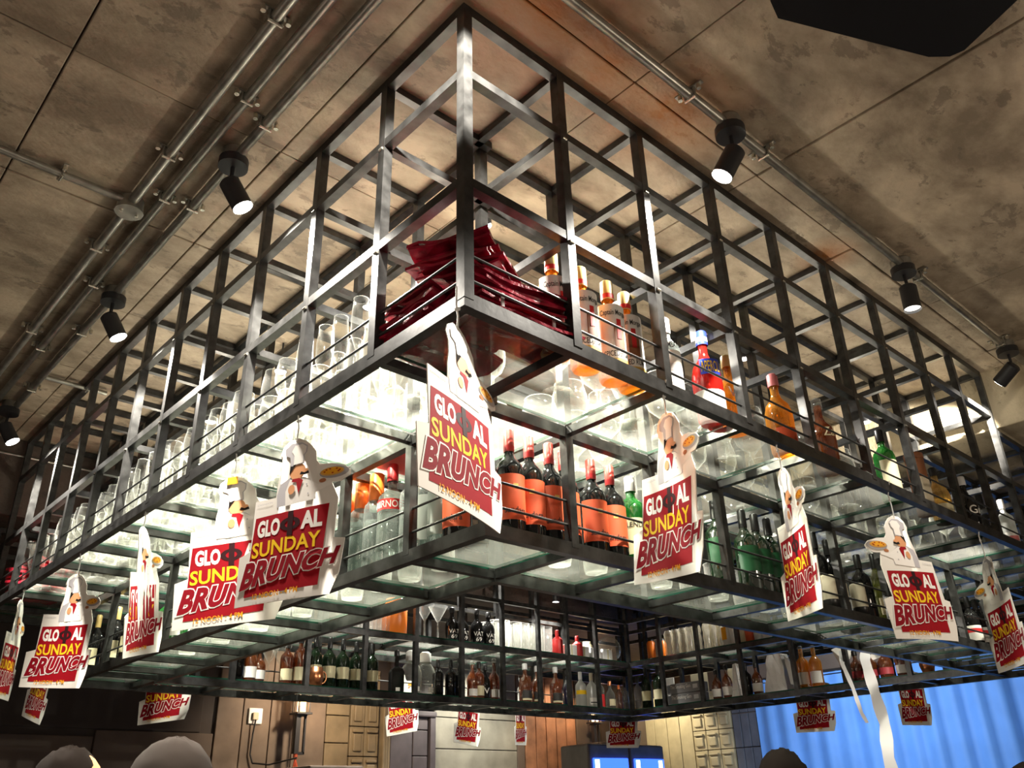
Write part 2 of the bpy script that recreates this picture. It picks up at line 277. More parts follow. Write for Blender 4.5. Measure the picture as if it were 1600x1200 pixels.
mat('near_black', (.004, .004, .005), .6, spec=.2)
mat('lens', (1, 1, 1), .3, emit=(1, .95, .85), estr=30)
mat('lens_dim', (1, 1, 1), .3, emit=(1, .95, .85), estr=4)
mat('bolt', (.75, .72, .62), .25, .9)
glassy('clear_glass', (.97, .98, .95), (.97, .97, .90), .07, .95, .42, .04, True, 2.2)
glassy('tumbler_glass', (.97, .98, .96), (.97, .96, .92), .22, .8, .6)
glassy('pane_glass', (.95, .97, .94), (.92, .92, .84), .055, .20, .5, .06)
glassy('frost_glass', (.7, .72, .68), (.8, .82, .78), .6, .85, .85, .3)
glassy('plastic_clear', (.85, .82, .72), (.75, .70, .58), .25, .75, .7, .2)
mat('pane_edge', (.008, .05, .03), .1)
def liquid(name, c, mix=.5, rough=.06):
    return glassy(name, c, c, mix, min(1, mix+.35), .72, rough)
liquid('amber', (.90, .46, .07), .30); liquid('gold_liquid', (.92, .66, .24), .30); liquid('dark_amber', (.32, .09, .02), .5)
liquid('red_liquid', (.75, .03, .02), .45); liquid('green_glass', (.05, .42, .08), .4); liquid('olive_glass', (.28, .30, .05), .5)
liquid('vodka_glass', (.70, .74, .72), .13); liquid('dark_green_glass', (.02, .06, .025), .7); liquid('blue_glass', (.02, .04, .12), .7)
mat('wine_black', (.006, .006, .006), .06); mat('wine_green_dark', (.008, .018, .008), .08)
for n, c, r in (('foil_red', (.42, .05, .035), .4), ('foil_gold', (.62, .45, .16), .35), ('cap_blue', (.03, .06, .55), .4), ('cap_white', (.8, .8, .78), .4),
                ('cap_orange', (.95, .22, .03), .35), ('cap_pink', (.62, .18, .18), .5), ('cap_black', (.012, .012, .012), .35), ('cap_red', (.45, .015, .02), .4),
                ('label_white', (.82, .80, .74), .6), ('label_cream', (.72, .66, .42), .6), ('label_orange', (.72, .11, .035), .6), ('label_green', (.008, .10, .03), .5),
                ('label_red', (.6, .02, .02), .5), ('label_grey', (.22, .22, .22), .5), ('ink_black', (.02, .018, .015), .6), ('ink_gold', (.75, .50, .12), .5),
                ('label_brown', (.22, .08, .03), .6), ('label_maroon', (.33, .03, .04), .5), ('silver', (.6, .6, .6), .3),
                ('paper', (.86, .82, .75), .7), ('paper_back', (.80, .76, .70), .75), ('print_red', (.33, .003, .010), .75), ('print_dark', (.25, .002, .010), .75),
                ('print_yellow', (.95, .60, .02), .6), ('print_black', (.03, .006, .008), .6), ('print_white', (.92, .88, .82), .6), ('print_grey', (.52, .50, .52), .6),
                ('skin', (.72, .34, .16), .6), ('pizza', (.70, .36, .08), .6), ('print_orange', (.85, .38, .02), .6), ('shade_grey', (.36, .33, .33), .6),
                ('cream', (.62, .55, .40), .6), ('white_plastic', (.85, .85, .83), .5), ('copper', (.75, .30, .14), .3), ('hair', (.012, .008, .006), 1.),
                ('grey_hair', (.045, .036, .030), 1.), ('shirt_dark', (.03, .03, .035), .8), ('tassel', (.40, .06, .02), .7), ('cord', (.02, .018, .018), .6),
                ('tray_red', (.85, .05, .04), .4), ('tray_green', (.10, .65, .12), .4), ('orange_liquid', (.9, .22, .02), .35)):
    mat(n, c, r, spec=.15 if n.startswith(('print', 'paper', 'skin', 'pizza', 'hair', 'grey_h')) else .5)
M['copper'].node_tree.nodes['Principled BSDF'].inputs['Metallic'].default_value = 1
mat('maroon_vinyl', (.27, .008, .026), .20, noise=.5, nscale=25, bump=.6)
mat('red_vinyl', (.50, .02, .04), .25, noise=.4, nscale=25, bump=.4)
mat('warm_bulb', (1, .6, .3), .5, emit=(1, .55, .25), estr=5)
mat('screen_blue', (.02, .05, .6), .3, emit=(.03, .10, 1.0), estr=3.0)
mat('screen_white', (.7, .8, 1), .3, emit=(.6, .75, 1.0), estr=5)
mat('fridge_grey', (.16, .15, .15), .5, noise=.2, nscale=6)
mat('wall_dark', (.040, .028, .021), .7, noise=.2, nscale=3)
mat('wall_brown', (.11, .08, .06), .7, noise=.2, nscale=4)
mat('wall_taupe', (.17, .125, .09), .7, noise=.25, nscale=5, bump=.3)
mat('wall_concrete', (.27, .26, .21), .7, noise=.25, nscale=5, bump=.4)
mat('cream_panel', (.42, .36, .22), .6, noise=.15, nscale=8)
mat('dim_panel', (.20, .15, .085), .6, noise=.2, nscale=8)
mat('purple_grey', (.075, .062, .068), .6, noise=.2, nscale=8)
mat('wood', (.30, .14, .07), .55, noise=.35, nscale=9)
mat('slate_plank', (.085, .10, .13), .6, noise=.2, nscale=8)
mat('curtain_blue', (.13, .34, .80), .65, noise=.08, nscale=4)
mat('floor_dark', (.06, .045, .035), .5, noise=.2, nscale=4)
# ---------------------------------------------------------------- mesh helpers (all in grid units, scaled by S when linked)
class MB:
    def __init__(s): s.v = []; s.f = []; s.m = []; s.sm = []
    def add(s, vs, fs, mi=0, smooth=False):
        n = len(s.v); s.v += [tuple(v) for v in vs]
        for f in fs: s.f.append(tuple(i+n for i in f)); s.m.append(mi); s.sm.append(smooth)
        return s
    def box(s, x0, y0, z0, x1, y1, z1, mi=0):
        return s.add([(x0,y0,z0),(x1,y0,z0),(x1,y1,z0),(x0,y1,z0),(x0,y0,z1),(x1,y0,z1),(x1,y1,z1),(x0,y1,z1)],
                     [(0,3,2,1),(4,5,6,7),(0,1,5,4),(1,2,6,5),(2,3,7,6),(3,0,4,7)], mi)
    def bevbox(s, x0, y0, z0, x1, y1, z1, b, mi=0):
        bm = bmesh.new(); bmesh.ops.create_cube(bm, size=1)
        for v in bm.verts: v.co = Vector(((x0+x1)/2+v.co.x*(x1-x0), (y0+y1)/2+v.co.y*(y1-y0), (z0+z1)/2+v.co.z*(z1-z0)))
        bmesh.ops.bevel(bm, geom=bm.edges[:], offset=b, segments=2, affect='EDGES', profile=.5)
        bm.verts.index_update(); s.add([v.co for v in bm.verts], [[v.index for v in f.verts] for f in bm.faces], mi); bm.free(); return s
    def cyl(s, p, q, r, n=12, mi=0, r2=None, caps=True, smooth=True):
        p, q = Vector(p), Vector(q); d = (q-p).normalized(); a = d.orthogonal().normalized(); b = d.cross(a); r2 = r if r2 is None else r2
        vs = [p+(a*math.cos(t)+b*math.sin(t))*r for t in [2*math.pi*i/n for i in range(n)]] + [q+(a*math.cos(t)+b*math.sin(t))*r2 for t in [2*math.pi*i/n for i in range(n)]]
        s.add(vs, [(i, (i+1) % n, n+(i+1) % n, n+i) for i in range(n)], mi, smooth)
        if caps: s.add(vs[:n], [tuple(range(n))[::-1]], mi); s.add(vs[n:], [tuple(range(n))], mi)
        return s
    def tube(s, pts, r, n=6, mi=0):
        for a, b in zip(pts, pts[1:]): s.cyl(a, b, r, n, mi)
        return s
    def lathe(s, prof, n=16, mi=0, cx=0, cy=0, smooth=True):
        vs = []; fs = []
        for r, z in prof:
            for i in range(n): t = 2*math.pi*i/n; vs.append((cx+r*math.cos(t), cy+r*math.sin(t), z))
        for k in range(len(prof)-1):
            for i in range(n): fs.append((k*n+i, k*n+(i+1) % n, (k+1)*n+(i+1) % n, (k+1)*n+i))
        return s.add(vs, fs, mi, smooth)
    def prism(s, poly, z0, z1, mi=0):
        n = len(poly); vs = [(x, y, z0) for x, y in poly]+[(x, y, z1) for x, y in poly]
        return s.add(vs, [tuple(range(n))[::-1], tuple(range(n, 2*n))]+[(i, (i+1) % n, n+(i+1) % n, n+i) for i in range(n)], mi)
    def mesh(s, name, mats):
        me = bpy.data.meshes.new(name); me.from_pydata([(x*S, y*S, z*S) for x, y, z in s.v], [], s.f)
        for m in mats: me.materials.append(M[m])
        me.polygons.foreach_set('material_index', s.m); me.polygons.foreach_set('use_smooth', s.sm); me.update(); return me
    def link(s, name, mats, parent=None, loc=None, rotz=0):
        if isinstance(mats, str): mats = [mats]
        o = bpy.data.objects.new(name, s.mesh(name, mats)); sc.collection.objects.link(o)
        if parent: o.parent = parent
        if loc is not None:
            o.location = (loc[0]*S, loc[1]*S, loc[2]*S) if parent else W(*loc)
        elif not parent: o.location = (0, 0, HZ)
        o.rotation_euler[2] = rotz; return o
def tag(o, label=None, cat=None, group=None, kind=None):
    if label: o['label'] = label
    if cat: o['category'] = cat
    if group: o['group'] = group
    if kind: o['kind'] = kind
    return o
def thing(name, label, cat, loc=(0, 0, 0), rotz=0, group=None):
    o = bpy.data.objects.new(name, None); o.empty_display_size = .03; sc.collection.objects.link(o)
    o.location = W(*loc); o.rotation_euler[2] = rotz; return tag(o, label, cat, group)
def linkmesh(name, me, parent, loc=(0, 0, 0), rot=(0, 0, 0)):
    o = bpy.data.objects.new(name, me); sc.collection.objects.link(o); o.parent = parent
    o.location = (loc[0]*S, loc[1]*S, loc[2]*S); o.rotation_euler = rot; return o
def dup(root, loc, rotz=0, label=None, group=None):
    r = root.copy(); sc.collection.objects.link(r); r.location = W(*loc); r.rotation_euler[2] = rotz
    if label: r['label'] = label
    if group: r['group'] = group
    for ch in list(root.children):
        c = ch.copy(); sc.collection.objects.link(c); c.parent = r
        for g in list(ch.children): e = g.copy(); sc.collection.objects.link(e); e.parent = c
    return r
_txt = {}
def text_geo(s, offset=0., shear=0.):
    """verts (x, y normalised to 0..1 over the string's box) and triangles of a word"""
    k = (s, offset, shear)
    if k in _txt: return _txt[k]
    cu = bpy.data.curves.new('t', 'FONT'); cu.body = s; cu.offset = offset; cu.shear = shear; cu.resolution_u = 3; cu.fill_mode = 'FRONT'
    ob = bpy.data.objects.new('t', cu); sc.collection.objects.link(ob)
    me = bpy.data.meshes.new_from_object(ob); bm = bmesh.new(); bm.from_mesh(me); bmesh.ops.triangulate(bm, faces=bm.faces[:])
    bm.verts.index_update(); vs = [v.co.copy() for v in bm.verts]; fs = [tuple(v.index for v in f.verts) for f in bm.faces]; bm.free()
    x0 = min(v.x for v in vs); x1 = max(v.x for v in vs); y0 = min(v.y for v in vs); y1 = max(v.y for v in vs)
    vs = [((v.x-x0)/(x1-x0), (v.y-y0)/(y1-y0)) for v in vs]
    bpy.data.objects.remove(ob); bpy.data.curves.remove(cu); bpy.data.meshes.remove(me)
    _txt[k] = (vs, fs); return _txt[k]
# ================================================================ THE SETTING
FLOOR = -HZ/S; CEIL = 2.47; SOFR = 1.66; SOFL = 1.33; YB = 16.0; XB = 20.8
def struct(name, mb, mats, parent=None):
    o = mb.link(name, mats, parent)
    if not parent: o['kind'] = 'structure'
    return o
floor = struct('floor', MB().box(-10, -10, FLOOR-.1, XB, YB, FLOOR), 'floor_dark')
ceiling = struct('ceiling', MB().box(-10, -10, CEIL+.04, 9.1, 10.35, CEIL+.3), 'soffit_brown')
gx = [-10, -7.2, -5.45, -3.71, -1.97, -.26, 1.48, 3.2, 4.97, 6.74, 8.5, 9.1]; gy = [-10, -7.3, -3.83, -.34, 2.2, 3.95, 5.7, 7.45, 9.2, 10.35]
rnd = random.Random(3)
for i in range(len(gx)-1):
    for j in range(len(gy)-1):
        g = .007; dz = rnd.uniform(-.006, .010)
        struct('ceiling_panel', MB().bevbox(gx[i]+g, gy[j]+g, CEIL+dz, gx[i+1]-g, gy[j+1]-g, CEIL+.05, .008), 'concrete', ceiling)
sb = struct('trim_1', MB().bevbox(9.1, -10, SOFR, XB, 10.35, CEIL+.3, .02), 'beam_concrete')
tag(sb, 'lit concrete drop beam where the high ceiling ends on the right')
sl = struct('trim_2', MB().bevbox(-10, 10.35, SOFL, XB, YB, CEIL+.3, .02), 'soffit_brown')
tag(sl, 'dark brown dropped soffit behind the left end of the shelf')
wb = struct('wall_back', MB().box(-10, YB, FLOOR, XB, YB+.3, CEIL), 'wall_dark')
wr = struct('wall_right', MB().box(XB, -10, FLOOR, XB+.3, YB+.3, CEIL), 'wall_brown')
def backpanel(name, x0, x1, z0, z1, m, t=.06, b=.015): return struct(name, MB().bevbox(x0, YB-t, z0, x1, YB+.01, z1, b), m, wb)
def rightpanel(name, y0, y1, z0, z1, m, t=.06, b=.015): return struct(name, MB().bevbox(XB-t, y0, z0, XB+.01, y1, z1, b), m, wr)
backpanel('wall_panel', -8, 3.50, FLOOR, -1.14, 'wall_brown', .05)
backpanel('wall_panel', 3.52, 5.98, FLOOR, -1.02, 'wall_brown', .08)
backpanel('board', -8, 5.7, -1.0, 1.25, 'wall_dark', .03)
for x0, x1 in ((6.02, 6.62), (6.64, 7.3), (7.32, 7.9), (7.92, 8.76)): backpanel('wall_panel', x0, x1, FLOOR, .9, 'wall_taupe', .07)
for k in range(7): backpanel('wall_panel', 8.78, 9.42, -3.6+.62*k, -3.0+.62*k, 'dim_panel', .08)
for i, x in enumerate((9.46, 9.88)):
    for k in range(6):
        z = -3.45+.68*k; backpanel('wall_panel', x, x+.40, z, z+.66, 'dim_panel', .09)
        struct('wall_moulding', MB().bevbox(x+.08, YB-.13, z+.1, x+.32, YB-.08, z+.50, .03), 'dim_panel', wb)
        struct('wall_moulding', MB().bevbox(x+.05, YB-.15, z+.53, x+.35, YB-.08, z+.60, .02), 'dim_panel', wb)
for k in range(3): struct('wall_moulding', MB().bevbox(10.36+.09*k, YB-.2+.03*k, FLOOR, 10.44+.09*k, YB, -.25, .02), 'dim_panel', wb)
backpanel('wall_panel', 10.65, 11.32, FLOOR, .9, 'purple_grey', .1)
for k in range(7): backpanel('wall_panel', 11.34, 11.80, -3.85+.62*k, -3.25+.62*k, 'purple_grey', .11)
for z, w, t in ((.04, .12, .34), (-.12, .06, .28), (-.30, 0, .24)):
    struct('wall_moulding', MB().bevbox(11.20-w, YB-t, z-.15, 12.02+w, YB, z, .04), 'purple_grey', wb)
backpanel('wall_panel', 11.84, 12.02, FLOOR, -.4, 'purple_grey', .18)
for k in range(7): backpanel('wall_panel', 12.06, 15.0, -4.3+.78*k, -3.54+.78*k, 'wall_concrete', .05)
backpanel('wall_panel', 15.02, 15.3, FLOOR, .9, 'wall_brown', .06)
for k in range(5): backpanel('wall_plank', 15.34+.42*k, 15.74+.42*k, FLOOR, .9, 'wood', .07)
for k in range(3): backpanel('wall_plank', 17.46+1.1*k, 18.54+1.1*k, FLOOR, .9, 'wall_brown', .07)
for k in range(4): rightpanel('wall_plank', 14.1+.5*k, 14.58+.5*k, FLOOR, .5, 'cream_panel', .05)
for k in range(3):
    for r in range(8):
        y0 = 12.62+.48*k; z0 = -4.0+.56*r; rightpanel('wall_panel', y0, y0+.46, z0, z0+.54, 'cream_panel', .10)
        struct('wall_moulding', MB().bevbox(XB-.16, y0+.09, z0+.10, XB-.09, y0+.37, z0+.36, .03), 'cream_panel', wr)
        struct('wall_moulding', MB().bevbox(XB-.19, y0+.06, z0+.40, XB-.09, y0+.40, z0+.46, .02), 'cream_panel', wr)
for k in range(3):
    for r in range(6): rightpanel('wall_plank', 11.72+.29*k, 11.99+.29*k, -5+.95*r, -4.07+.95*r, 'slate_plank', .08)
# blue pleated curtain on the right
cb = MB(); ny, cols = 150, []
for i in range(ny+1):
    y = 11.66-i*.084; dx = -.22+.05*math.sin(i*.9)+.035*math.sin(i*.37+1)+(.03 if i % 7 < 2 else 0)
    cols.append((XB+dx, y))
vs = []; fs = []
for x, y in cols: vs += [(x, y, FLOOR+.1), (x, y, -1.5), (x+.01, y, .55)]
for i in range(ny):
    for k in range(2): a = i*3+k; fs.append((a, a+3, a+4, a+1))
cb.add(vs, fs, 0, True)
curt = thing('curtain', 'long blue pleated curtain covering the right wall behind the shelf', 'curtain')
cb.link('pleated_cloth', 'curtain_blue', curt, (0, 0, 0))
MB().cyl((XB-.22, 11.75, .56), (XB-.22, -1.2, .56), .035, 10).link('curtain_rail', 'black_metal', curt, (0, 0, 0))
# ---------------------------------------------------------------- conduits on the ceiling
def pipe_thing(label, p, q, r, clamps, group=None):
    t = thing('conduit', label, 'pipe', p); p, q = Vector(p), Vector(q); d = q-p; L = d.length; d.normalize(); side = Vector((0, 0, 1)).cross(d)
    MB().cyl((0, 0, 0), d*L, r, 12).link('tube', 'galvanised', t, (0, 0, 0))
    for c in clamps:
        mb = MB(); o = d*c
        for sgn in (-1, 1):
            a = o+side*sgn*r*1.1
            mb.cyl(a+Vector((0, 0, CEIL-p.z)), a+Vector((0, 0, -r*1.15)), .012, 6)
            mb.cyl(o+side*sgn*(r*2.2)+Vector((0, 0, CEIL-p.z-.02)), o+side*sgn*(r*2.2)+Vector((0, 0, CEIL-p.z-.07)), .02, 8, 1)
        mb.cyl(o+side*r*1.25-Vector((0, 0, r*1.1)), o-side*r*1.25-Vector((0, 0, r*1.1)), .014, 6, 1)
        mb.box(o.x-side.x*r*2.6-.02, o.y-side.y*r*2.6-.02, CEIL-p.z-.025, o.x+side.x*r*2.6+.02, o.y+side.y*r*2.6+.02, CEIL-p.z-.012, 0)
        mb.link('clamp', ['galvanised', 'bolt'], t, (0, 0, 0))
    return t
pipe_thing('outer steel conduit along the left ceiling, running into the round junction box', (-1.0, -8, 2.40), (-1.0, 10.3, 2.40), .045, [8.9, 10.75, 12.5, 14.6])
pipe_thing('middle steel conduit of the three along the left ceiling', (-.79, -8, 2.41), (-.79, 10.3, 2.41), .04, [9.75, 11.35, 13.2, 15.0])
pipe_thing('steel conduit nearest the shelf on the left, carrying the spotlights', (-.55, -8, 2.40), (-.55, 10.3, 2.40), .042, [9.9, 11.3, 14.3, 16.2])
pipe_thing('steel conduit along the right ceiling carrying three black spotlights', (-8, -.59, 2.40), (9.05, -.59, 2.40), .042, [9.85, 10.9, 13.9, 16.2])
pipe_thing('short cross conduit entering the round junction box from the left', (-8, 3.62, 2.41), (-1.05, 3.62, 2.41), .035, [6.4])
pipe_thing('short cross conduit near the far left spotlight', (-.5, 7.8, 2.41), (.25, 7.8, 2.41), .03, [.5])
pipe_thing('conduit crossing the dark soffit at the far left', (-6, 10.30, 2.2), (9, 10.30, 2.24), .02, [])
jb = thing('junction_box', 'round grey steel junction box where a cross conduit meets the outer left conduit', 'box', (-.99, 3.66, 2.47))
MB().cyl((0, 0, -.01), (0, 0, -.13), .115, 20).link('housing', 'galvanised', jb, (0, 0, 0))
MB().cyl((0, 0, -.13), (0, 0, -.15), .125, 20).cyl((.07, 0, -.15), (.07, 0, -.165), .015, 8, 1).cyl((-.07, 0, -.15), (-.07, 0, -.165), .015, 8, 1).link('lid', ['galvanised', 'bolt'], jb, (0, 0, 0))
# ---------------------------------------------------------------- track heads and added downlights
TL = ['nearest on the left conduit, above the front corner bays', 'second on the left conduit', 'furthest on the left conduit beside the dark soffit',
      'nearest on the right conduit', 'middle of the right conduit, pointing straight down', 'far end of the right conduit, aimed at the concrete beam']
for (( x, y), tgt, e, ang), lb in zip(TRACK, TL):
    t = thing('spotlight', 'black cylinder ceiling spotlight, '+lb, 'lamp', (x, y, 2.47), 0, 'black ceiling spotlights')
    MB().cyl((0, 0, -.005), (0, 0, -.10), .105, 18).link('conduit_box', 'galvanised', t, (0, 0, 0))
    MB().cyl((0, 0, -.10), (0, 0, -.18), .125, 20).link('canopy', 'black_metal', t, (0, 0, 0))
    d = (Vector(tgt)-Vector((x, y, 2.17))).normalized()
    MB().cyl((0, 0, -.18), (0, 0, -.37), .018, 8).cyl((0, -.02, -.35), (0, .02, -.35), .03, 10).link('stem', 'black_metal', t, (0, 0, 0))
    o = Vector((0, 0, -.36)); h = MB().cyl(o-d*.02, o+d*.25, .088, 20, caps=False); h.cyl(o-d*.04, o-d*.02, .066, 20, r2=.088)
    h.link('head', 'black_metal', t, (0, 0, 0))
    MB().cyl(o+d*(.21 if 'middle' in lb else .235), o+d*(.22 if 'middle' in lb else .252), .082, 20).link('lens', 'lens_dim' if 'middle' in lb else 'lens', t, (0, 0, 0))
for k, (p, e) in enumerate(DOWN):
    top = CEIL if p[1] < 10.3 and p[0] < 9 else SOFR
    t = thing('fill_downlight', 'small black fill lamp added between the shelf beams near the ceiling', 'lamp', p, 0, 'added black fill lamps inside the shelf frame')
    MB().cyl((0, 0, top-p[2]), (0, 0, .03), .012, 6).link('stem', 'black_metal', t, (0, 0, 0))
    MB().cyl((0, 0, .03), (0, 0, -.16), .07, 14, caps=False).cyl((0, 0, .03), (0, 0, .035), .07, 14).link('head', 'black_metal', t, (0, 0, 0))
t = thing('spotlight', 'black cylinder ceiling spotlight before the near corner, above the frame of the picture', 'lamp', (-.56, -.78, 2.47))
MB().cyl((0, 0, -.005), (0, 0, -.18), .12, 18).cyl((0, 0, -.18), (0, 0, -.26), .02, 8).link('canopy', 'black_metal', t, (0, 0, 0))
d = (Vector((.0, .05, 1.75))-Vector((-.56, -.78, 2.1))).normalized()
MB().cyl(Vector((0, 0, -.27))-d*.24, Vector((0, 0, -.34))-d*.02, .09, 18, caps=False).link('head', 'black_metal', t, (0, 0, 0))
for ((x0, y0), (x1, y1), e), lb in zip(FILL_BARS, ('left', 'right')):  # housings for the added light bars
    t = thing('fill_bar', 'slim black fill light bar, added on the inner rail above the '+lb+' shelf', 'lamp', (x0, y0, .92), 0)
    w_ = .035; dx, dy = x1-x0, y1-y0
    MB().box(-w_, -w_, 0, dx+w_, dy+w_, .025).link('housing', 'black_metal', t, (0, 0, 0))
    MB().box(-w_, -w_, .025, dx+w_ if dx else -w_+.01, dy+w_ if dy else -w_+.01, .05).link('lip', 'black_metal', t, (0, 0, 0))
# ---------------------------------------------------------------- hanging speaker, top right
sp = thing('speaker', 'black box loudspeaker hanging from the ceiling at the top right edge', 'speaker', (SPK[2][0], SPK[2][1], 1.9))
c = Vector((SPK[2][0], SPK[2][1]))
pl = [(1.05, -1.83), (1.13, -1.70), (1.28, -1.66), (2.36, -2.17), (2.47, -2.27), (2.49, -2.36), (2.1, -3.35), (1.9, -3.42), (.85, -2.9), (.72, -2.75)]
MB().prism([(x-c.x, y-c.y) for x, y in pl], -.02, .42).link('cabinet', 'near_black', sp, (0, 0, 0))
pl2 = [(x*.93+.12-c.x, y*.93-.17-c.y) for x, y in pl]
MB().prism(pl2, -.035, -.02).link('grille', 'near_black', sp, (0, 0, 0))
MB().cyl((-.8, -.4, .42), (-.8, -.4, CEIL-1.9), .04, 10).link('bracket', 'near_black', sp, (0, 0, 0))
# ================================================================ THE SHELF FRAME
T, L1, L2, L3, L4 = 2.43, 1.82, .88, 0., -.95
tw = .038
YA = YS; XA = XS
XE, YE = XS[-1], YS[-1]
XFP = [2.0, 3.0, 4.20, 5.24, 6.26, 7.28, 8.26, 9.2, 10.0, 10.85]; YFP = [8.08, 7.15, 6.2, 5.11, 4.1, 3.05, 2.0]
frame = thing('shelf_frame', 'large black welded steel ceiling shelf frame wrapping round the bar', 'shelf')
def F(name, mb, m='steel'): return mb.link(name, m, frame, (0, 0, 0))
def post(x, y, z0, z1): F('post', MB().box(x-tw, y-tw, z0, x+tw, y+tw, z1))
def rail(p, q, name='rail', w=tw, h=None):
    if w == tw: w = tw-.0015 if p[0] == q[0] else tw-.003
    h = w if h is None else h-(.001 if p[0] == q[0] else 0)
    x0, x1 = sorted((p[0], q[0])); y0, y1 = sorted((p[1], q[1])); F(name, MB().box(x0-w, y0-w, p[2]-h, x1+w, y1+w, p[2]+h))
def topz(x, y):
    if y > 10.3: return SOFL-.04
    if x > 9.05: return SOFR-.04
    return T
inX, inY = (XS[2]+.07, 11.85), (YS[2]+.07, 8.95)      # ring C
bX, bY = (1.02, 12.87), (1.02, 9.95)                   # ring B
Ys_in = [y for y in YA if 1.5 < y < 8.5]; Xs_in = [x for x in XA if 1.5 < x < 11.9]
# ring A posts
for x in XA: post(x, 0, L3, topz(x, 0)); post(x, YE, L3, topz(x, YE))
for y in YA[1:-1]: post(0, y, L3, topz(0, y)); post(XE, y, L3, topz(XE, y))
# ring B posts
for x in [bX[0]]+Xs_in+[bX[1]]: post(x, bY[0], L4, topz(x, 1)); post(x, bY[1], L4, topz(x, 9.9))
for y in Ys_in+[9.27]: post(bX[0], y, L4, topz(1, y)); post(bX[1], y, L4, topz(12.8, y))
# ring C posts
for x in [inX[0]]+[x for x in Xs_in if 2.5 < x < 11.5]+[inX[1]]: post(x, inY[0], L4, topz(x, 2))
for x in XFP+[inX[1]]: post(x, inY[1], L4, topz(x, 8.9))
for y in [y for y in Ys_in if y > 2.5]: post(inX[0], y, L4, topz(2, y))
for y in YFP: post(inX[1], y, L4, topz(11.8, y))
def ring(x0, x1, y0, y1, z, name='rail', h=None):
    rail((x0, y0, z), (x1, y0, z), name, h=h); rail((x0, y1, z), (x1, y1, z), name, h=h)
    rail((x0, y0, z), (x0, y1, z), name, h=h); rail((x1, y0, z), (x1, y1, z), name, h=h)
for z in (L2,): ring(0, XE, 0, YE, z)
ring(0, XE, 0, YE, L3-.01, h=.05); ring(bX[0], bX[1], bY[0], bY[1], L3-.01, h=.045); ring(inX[0], inX[1], inY[0], inY[1], L3-.01, h=.045)
ring(bX[0], bX[1], bY[0], bY[1], L2); ring(inX[0], inX[1], inY[0], inY[1], L2)
ring(bX[0], bX[1], bY[0], bY[1], L4-.01, h=.05); ring(inX[0], inX[1], inY[0], inY[1], L4-.01, h=.05)
# rails at the two upper levels stop at the dropped beams
rail((0, 0, L1), (9.0, 0, L1)); rail((0, 0, L1), (0, 10.22, L1)); rail((0, 0, T), (9.0, 0, T), h=.045); rail((0, 0, T), (0, 10.25, T), h=.045)
for q, lv in ((bX[0], 1), (inX[0], 2)):
    a = bY[0] if lv == 1 else inY[0]; e = bY[1] if lv == 1 else inY[1]; xe = bX[1] if lv == 1 else inX[1]
    for z in (L1, T):
        rail((q, a, z), (9.0, a, z)); rail((q, a, z), (q, e, z)); rail((q, e, z), (9.0, e, z))
    for yy in (a, e): rail((9.1, yy, SOFR-.08), (xe, yy, SOFR-.08))
    rail((xe, a, SOFR-.08), (xe, e, SOFR-.08))
rail((9.1, 0, SOFR-.08), (XE, 0, SOFR-.08)); rail((XE, 0, SOFR-.08), (XE, 10.3, SOFR-.08)); rail((0, YE, SOFL-.08), (XE, YE, SOFL-.08))
# cross beams
cw = .032
def cross(p, q): rail(p, q, 'cross_beam', cw)
for y in [y for y in YA if 0 < y < 10.5]:
    for z in (T, L1, L2, L3):
        if z == L1 and y > 8: continue
        cross((0, y, z), (bX[0], y, z))
for x in [x for x in XA if x > 0]:
    for z in ((T if x < 9.05 else SOFR-.08), L1, L2, L3):
        if z == L1 and x > 9.05: continue
        cross((x, 0, z), (x, bY[0], z))
for y in Ys_in:
    if y > 2.5:
        for z in (T, L3, L4): cross((bX[0], y, z), (inX[0], y, z))
for x in Xs_in:
    if 2.5 < x < 11.5:
        for z in ((T if x < 9.05 else SOFR-.08), L3, L4): cross((x, bY[0], z), (x, inY[0], z))
for x in XFP:
    for z in ((T if x < 9.05 else SOFR-.08), L3, L4): cross((x, inY[1], z), (x, bY[1], z))
    cross((x, bY[1], L3), (x, YE, L3))
for y in YFP:
    for z in (SOFR-.08, L3, L4): cross((inX[1], y, z), (bX[1], y, z))
    cross((bX[1], y, L3), (XE, y, L3))
for z in (L3, L4):
    for (p, q) in (((bX[0], inY[0], z), (inX[0], inY[0], z)), ((inX[0], bY[0], z), (inX[0], inY[0], z)), ((bX[0], inY[1], z), (inX[0], inY[1], z)), ((inX[0], inY[1], z), (inX[0], bY[1], z)),
                   ((inX[1], inY[0], z), (bX[1], inY[0], z)), ((inX[1], bY[0], z), (inX[1], inY[0], z)), ((inX[1], inY[1], z), (bX[1], inY[1], z)), ((inX[1], inY[1], z), (inX[1], bY[1], z))): cross(p, q)
# guard rods
for z in (.16, .34):
    for p, q in (((0, 0), (XE, 0)), ((0, 0), (0, YE))): F('guard_rod', MB().cyl((p[0], p[1], z), (q[0], q[1], z), .0105, 6), 'rod_steel')
for z in (-.77, -.58):
    for p, q in (((bX[0], bY[0]), (bX[1], bY[0])), ((bX[0], bY[0]), (bX[0], bY[1])), ((bX[0], bY[1]), (bX[1], bY[1])), ((bX[1], bY[0]), (bX[1], bY[1]))):
        F('guard_rod', MB().cyl((p[0], p[1], z), (q[0], q[1], z), .0105, 6), 'rod_steel')
# weld beads at the corner nodes
for z in (L1, L2):
    wbd = MB()
    for y in YA[1:8]: wbd.cyl((-.04, y-.02, z-.045), (-.04, y+.02, z-.045), .013, 6)
    for x in XA[1:8]: wbd.cyl((x-.02, -.04, z-.045), (x+.02, -.04, z-.045), .013, 6)
    o = F('weld_beads', wbd, 'bolt'); o['kind'] = 'stuff'
